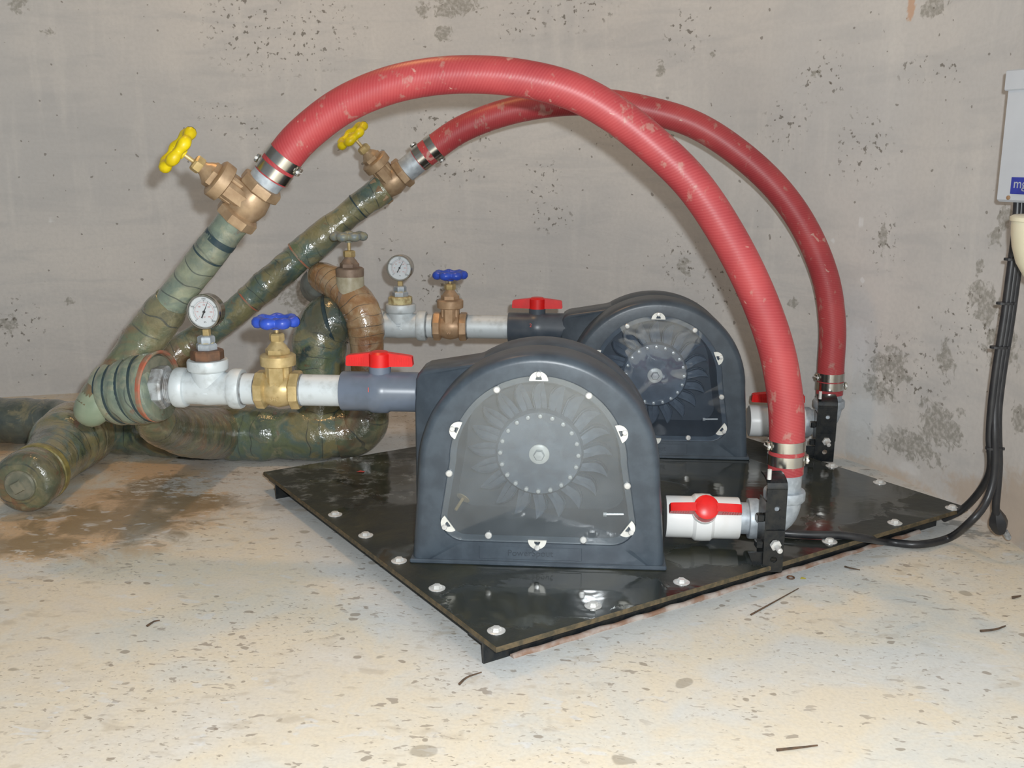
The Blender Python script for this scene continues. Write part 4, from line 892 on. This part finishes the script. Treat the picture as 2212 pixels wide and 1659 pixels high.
lathe(MB(),[(rr,.004),(rr,-.010),(rr*.985,-.022),(rr*.93,-.045),(rr*.8,-.072),(rr*.6,-.094),(rr*.35,-.108),(.001,-.113)],40).build('bowl',M['cream'],root,40)
lathe(MB(),[(rr*.5,.010),(rr*.98,.009),(rr+.003,.006),(rr+.003,.0),(rr,-.001)],40).build('rim',M['cream'],root,40)
box(MB(),(.035,.03,-.01),(.05,.09,.05),bev=.004).build('wall_mount',M['cream'],root,25)
CYc=1.955
def cable(label,pts,r_=.0078):
    c_=catmull(pts,.012); mb=MB(); sweep(mb,c_,r_,12); o=mb.build('power_cable',M['cable'],None,60,origin=c_[-1]); tag(o,label,'cable','black cables on the right'); return c_
top=lambda dx:[at(2206+dx,430,1.96),at(2201+dx,500,CYc),at(2192+dx,570,CYc),at(2176+dx,690,CYc),at(2160+dx,790,CYc),at(2149+dx,880,CYc)]
cable('black cable curving from the bundle behind the plate corner',top(-7)+[at(2138,950,CYc),at(2141,985,CYc),at(2138,1020,1.98),at(2122,1053,2.01),at(2096,1085,2.05),at(2070,1106,2.09),at(2040,1120,2.13)])
tb=[at(2149,940,CYc-.008),at(2150,990,CYc-.008),at(2145,1040,CYc-.008),at(2128,1088,1.94),at(2095,1128,1.93),atz(2050,1162,.012),atz(1985,1176,.012),atz(1915,1170,.010),atz(1870,1163,.045),atz(1810,1156,HP+.009),atz(1750,1155,HP+.009),atz(1690,1151,HP+.009),atz(1600,1140,HP+.009),atz(1500,1120,HP+.009)]
cable('long black cable looping from the bundle across the plate',top(1)+tb)
cable('black cable hanging straight down from the bundle to its plug',top(8)+[at(2156,940,CYc-.004),at(2158,1000,CYc),at(2154,1060,1.96),at(2151,1100,1.965),at(2157,1130,1.97)],.0074)
for lab,px,py in (('black cable tie just under the cream fitting',2188,560),('black cable tie highest on the hanging bundle',2171,655),('black cable tie midway down the hanging bundle',2157,750),('black cable tie lowest on the hanging bundle',2147,968)):
    p=at(px,py,CYc-.004); root=thing('cable_tie',lab,'cable tie',TR(p,(.0,0,1)),'cable ties')
    lathe(MB(),[(.0112,-.0022),(.0126,-.0022),(.0126,.0022),(.0112,.0022)],20,rmod=lambda a:1+.28*math.cos(2*a)).build('loop',M['cable'],root,25)
    box(MB(),(.0165,-.003,0),(.004,.005,.005)).build('tie_head',M['cable'],root,25)
pg=at(2157,1130,1.97); root=thing('cable_plug','black taped plug at the end of the hanging cable','plug',TR(pg,(.25,0,-.9)))
lathe(MB(),[(.008,-.028),(.016,-.012),(.0185,.0),(.015,.012),(.009,.022)],6).build('plug_body',M['cable'],root,25)
lathe(MB(),[(.006,.020),(.006,.036),(.004,.040)],8,TR((.003,0,0),(.3,0,1))).build('tail',M['zinc'],root,25)

# ------------------------------------------------------------------ litter on the floor
def twig(label,a,b,r_=.0014,bend=.006):
    A,B=atz(*a,r_),atz(*b,r_); mid=(A+B)/2+Vector((random.uniform(-bend,bend),random.uniform(-bend,bend),.001)); mb=MB()
    sweep(mb,catmull([A,mid,B],.006),lambda s,t_,a_,p: r_*(1.25-.6*s/t_),6); o=mb.build('twig',M['twig'],None,50,origin=A); tag(o,label,'twig','twigs on the floor')
twig('thin dark twig with a curl right of the plate',(1622,1328),(1725,1271)); twig('small dark twig near the right edge of the floor',(2118,1363),(2172,1352),.002)
twig('short brown twig at the bottom edge right of centre',(1678,1620),(1766,1610),.0018); twig('pale brown twig below the near plate corner',(992,1478),(1040,1452),.0016)
twig('tiny dark twig by the plate edge on the right',(1825,1224),(1858,1231),.0015); twig('dark hooked twig at the right edge',(2186,1291),(2205,1287),.0022); twig('short twig left of centre at the bottom',(318,1352),(345,1340),.0018)
p=atz(1708,1249,.001); root=MB(); pts=[Vector((.0062*math.cos(2*PI*i/16),.0062*math.sin(2*PI*i/16),.0015)) for i in range(17)]; sweep(root,pts,.0016,8,cap=False)
o=root.build('small_ring','',None) if False else root.build('metal_ring',M['rust'],None,60); o.location=p; tag(o,'tiny rusty ring on the floor below the near bracket','ring')
mb=MB(); mb.add([(-.006,-.003,.0005),(.004,-.004,.001),(.007,.002,.0005),(-.001,.005,.0015),(0,0,.0025)],[(0,1,4),(1,2,4),(2,3,4),(3,0,4),(3,2,1,0)]); o=mb.build('petal',M['yellow_bit'],None); o.location=atz(1734,1250,.0); tag(o,'tiny yellow petal on the floor beside the rusty ring','petal')
mb=MB(); mb.add([(-.010,-.004,.0005),(.008,-.007,.001),(.011,.002,.0005),(-.002,.006,.0015),(0,0,.003)],[(0,1,4),(1,2,4),(2,3,4),(3,0,4),(3,2,1,0)]); o=mb.build('paint_flake',M['red_bit'],None); o.location=atz(779,1019,HP); tag(o,'small red flake on the back of the plate','flake')
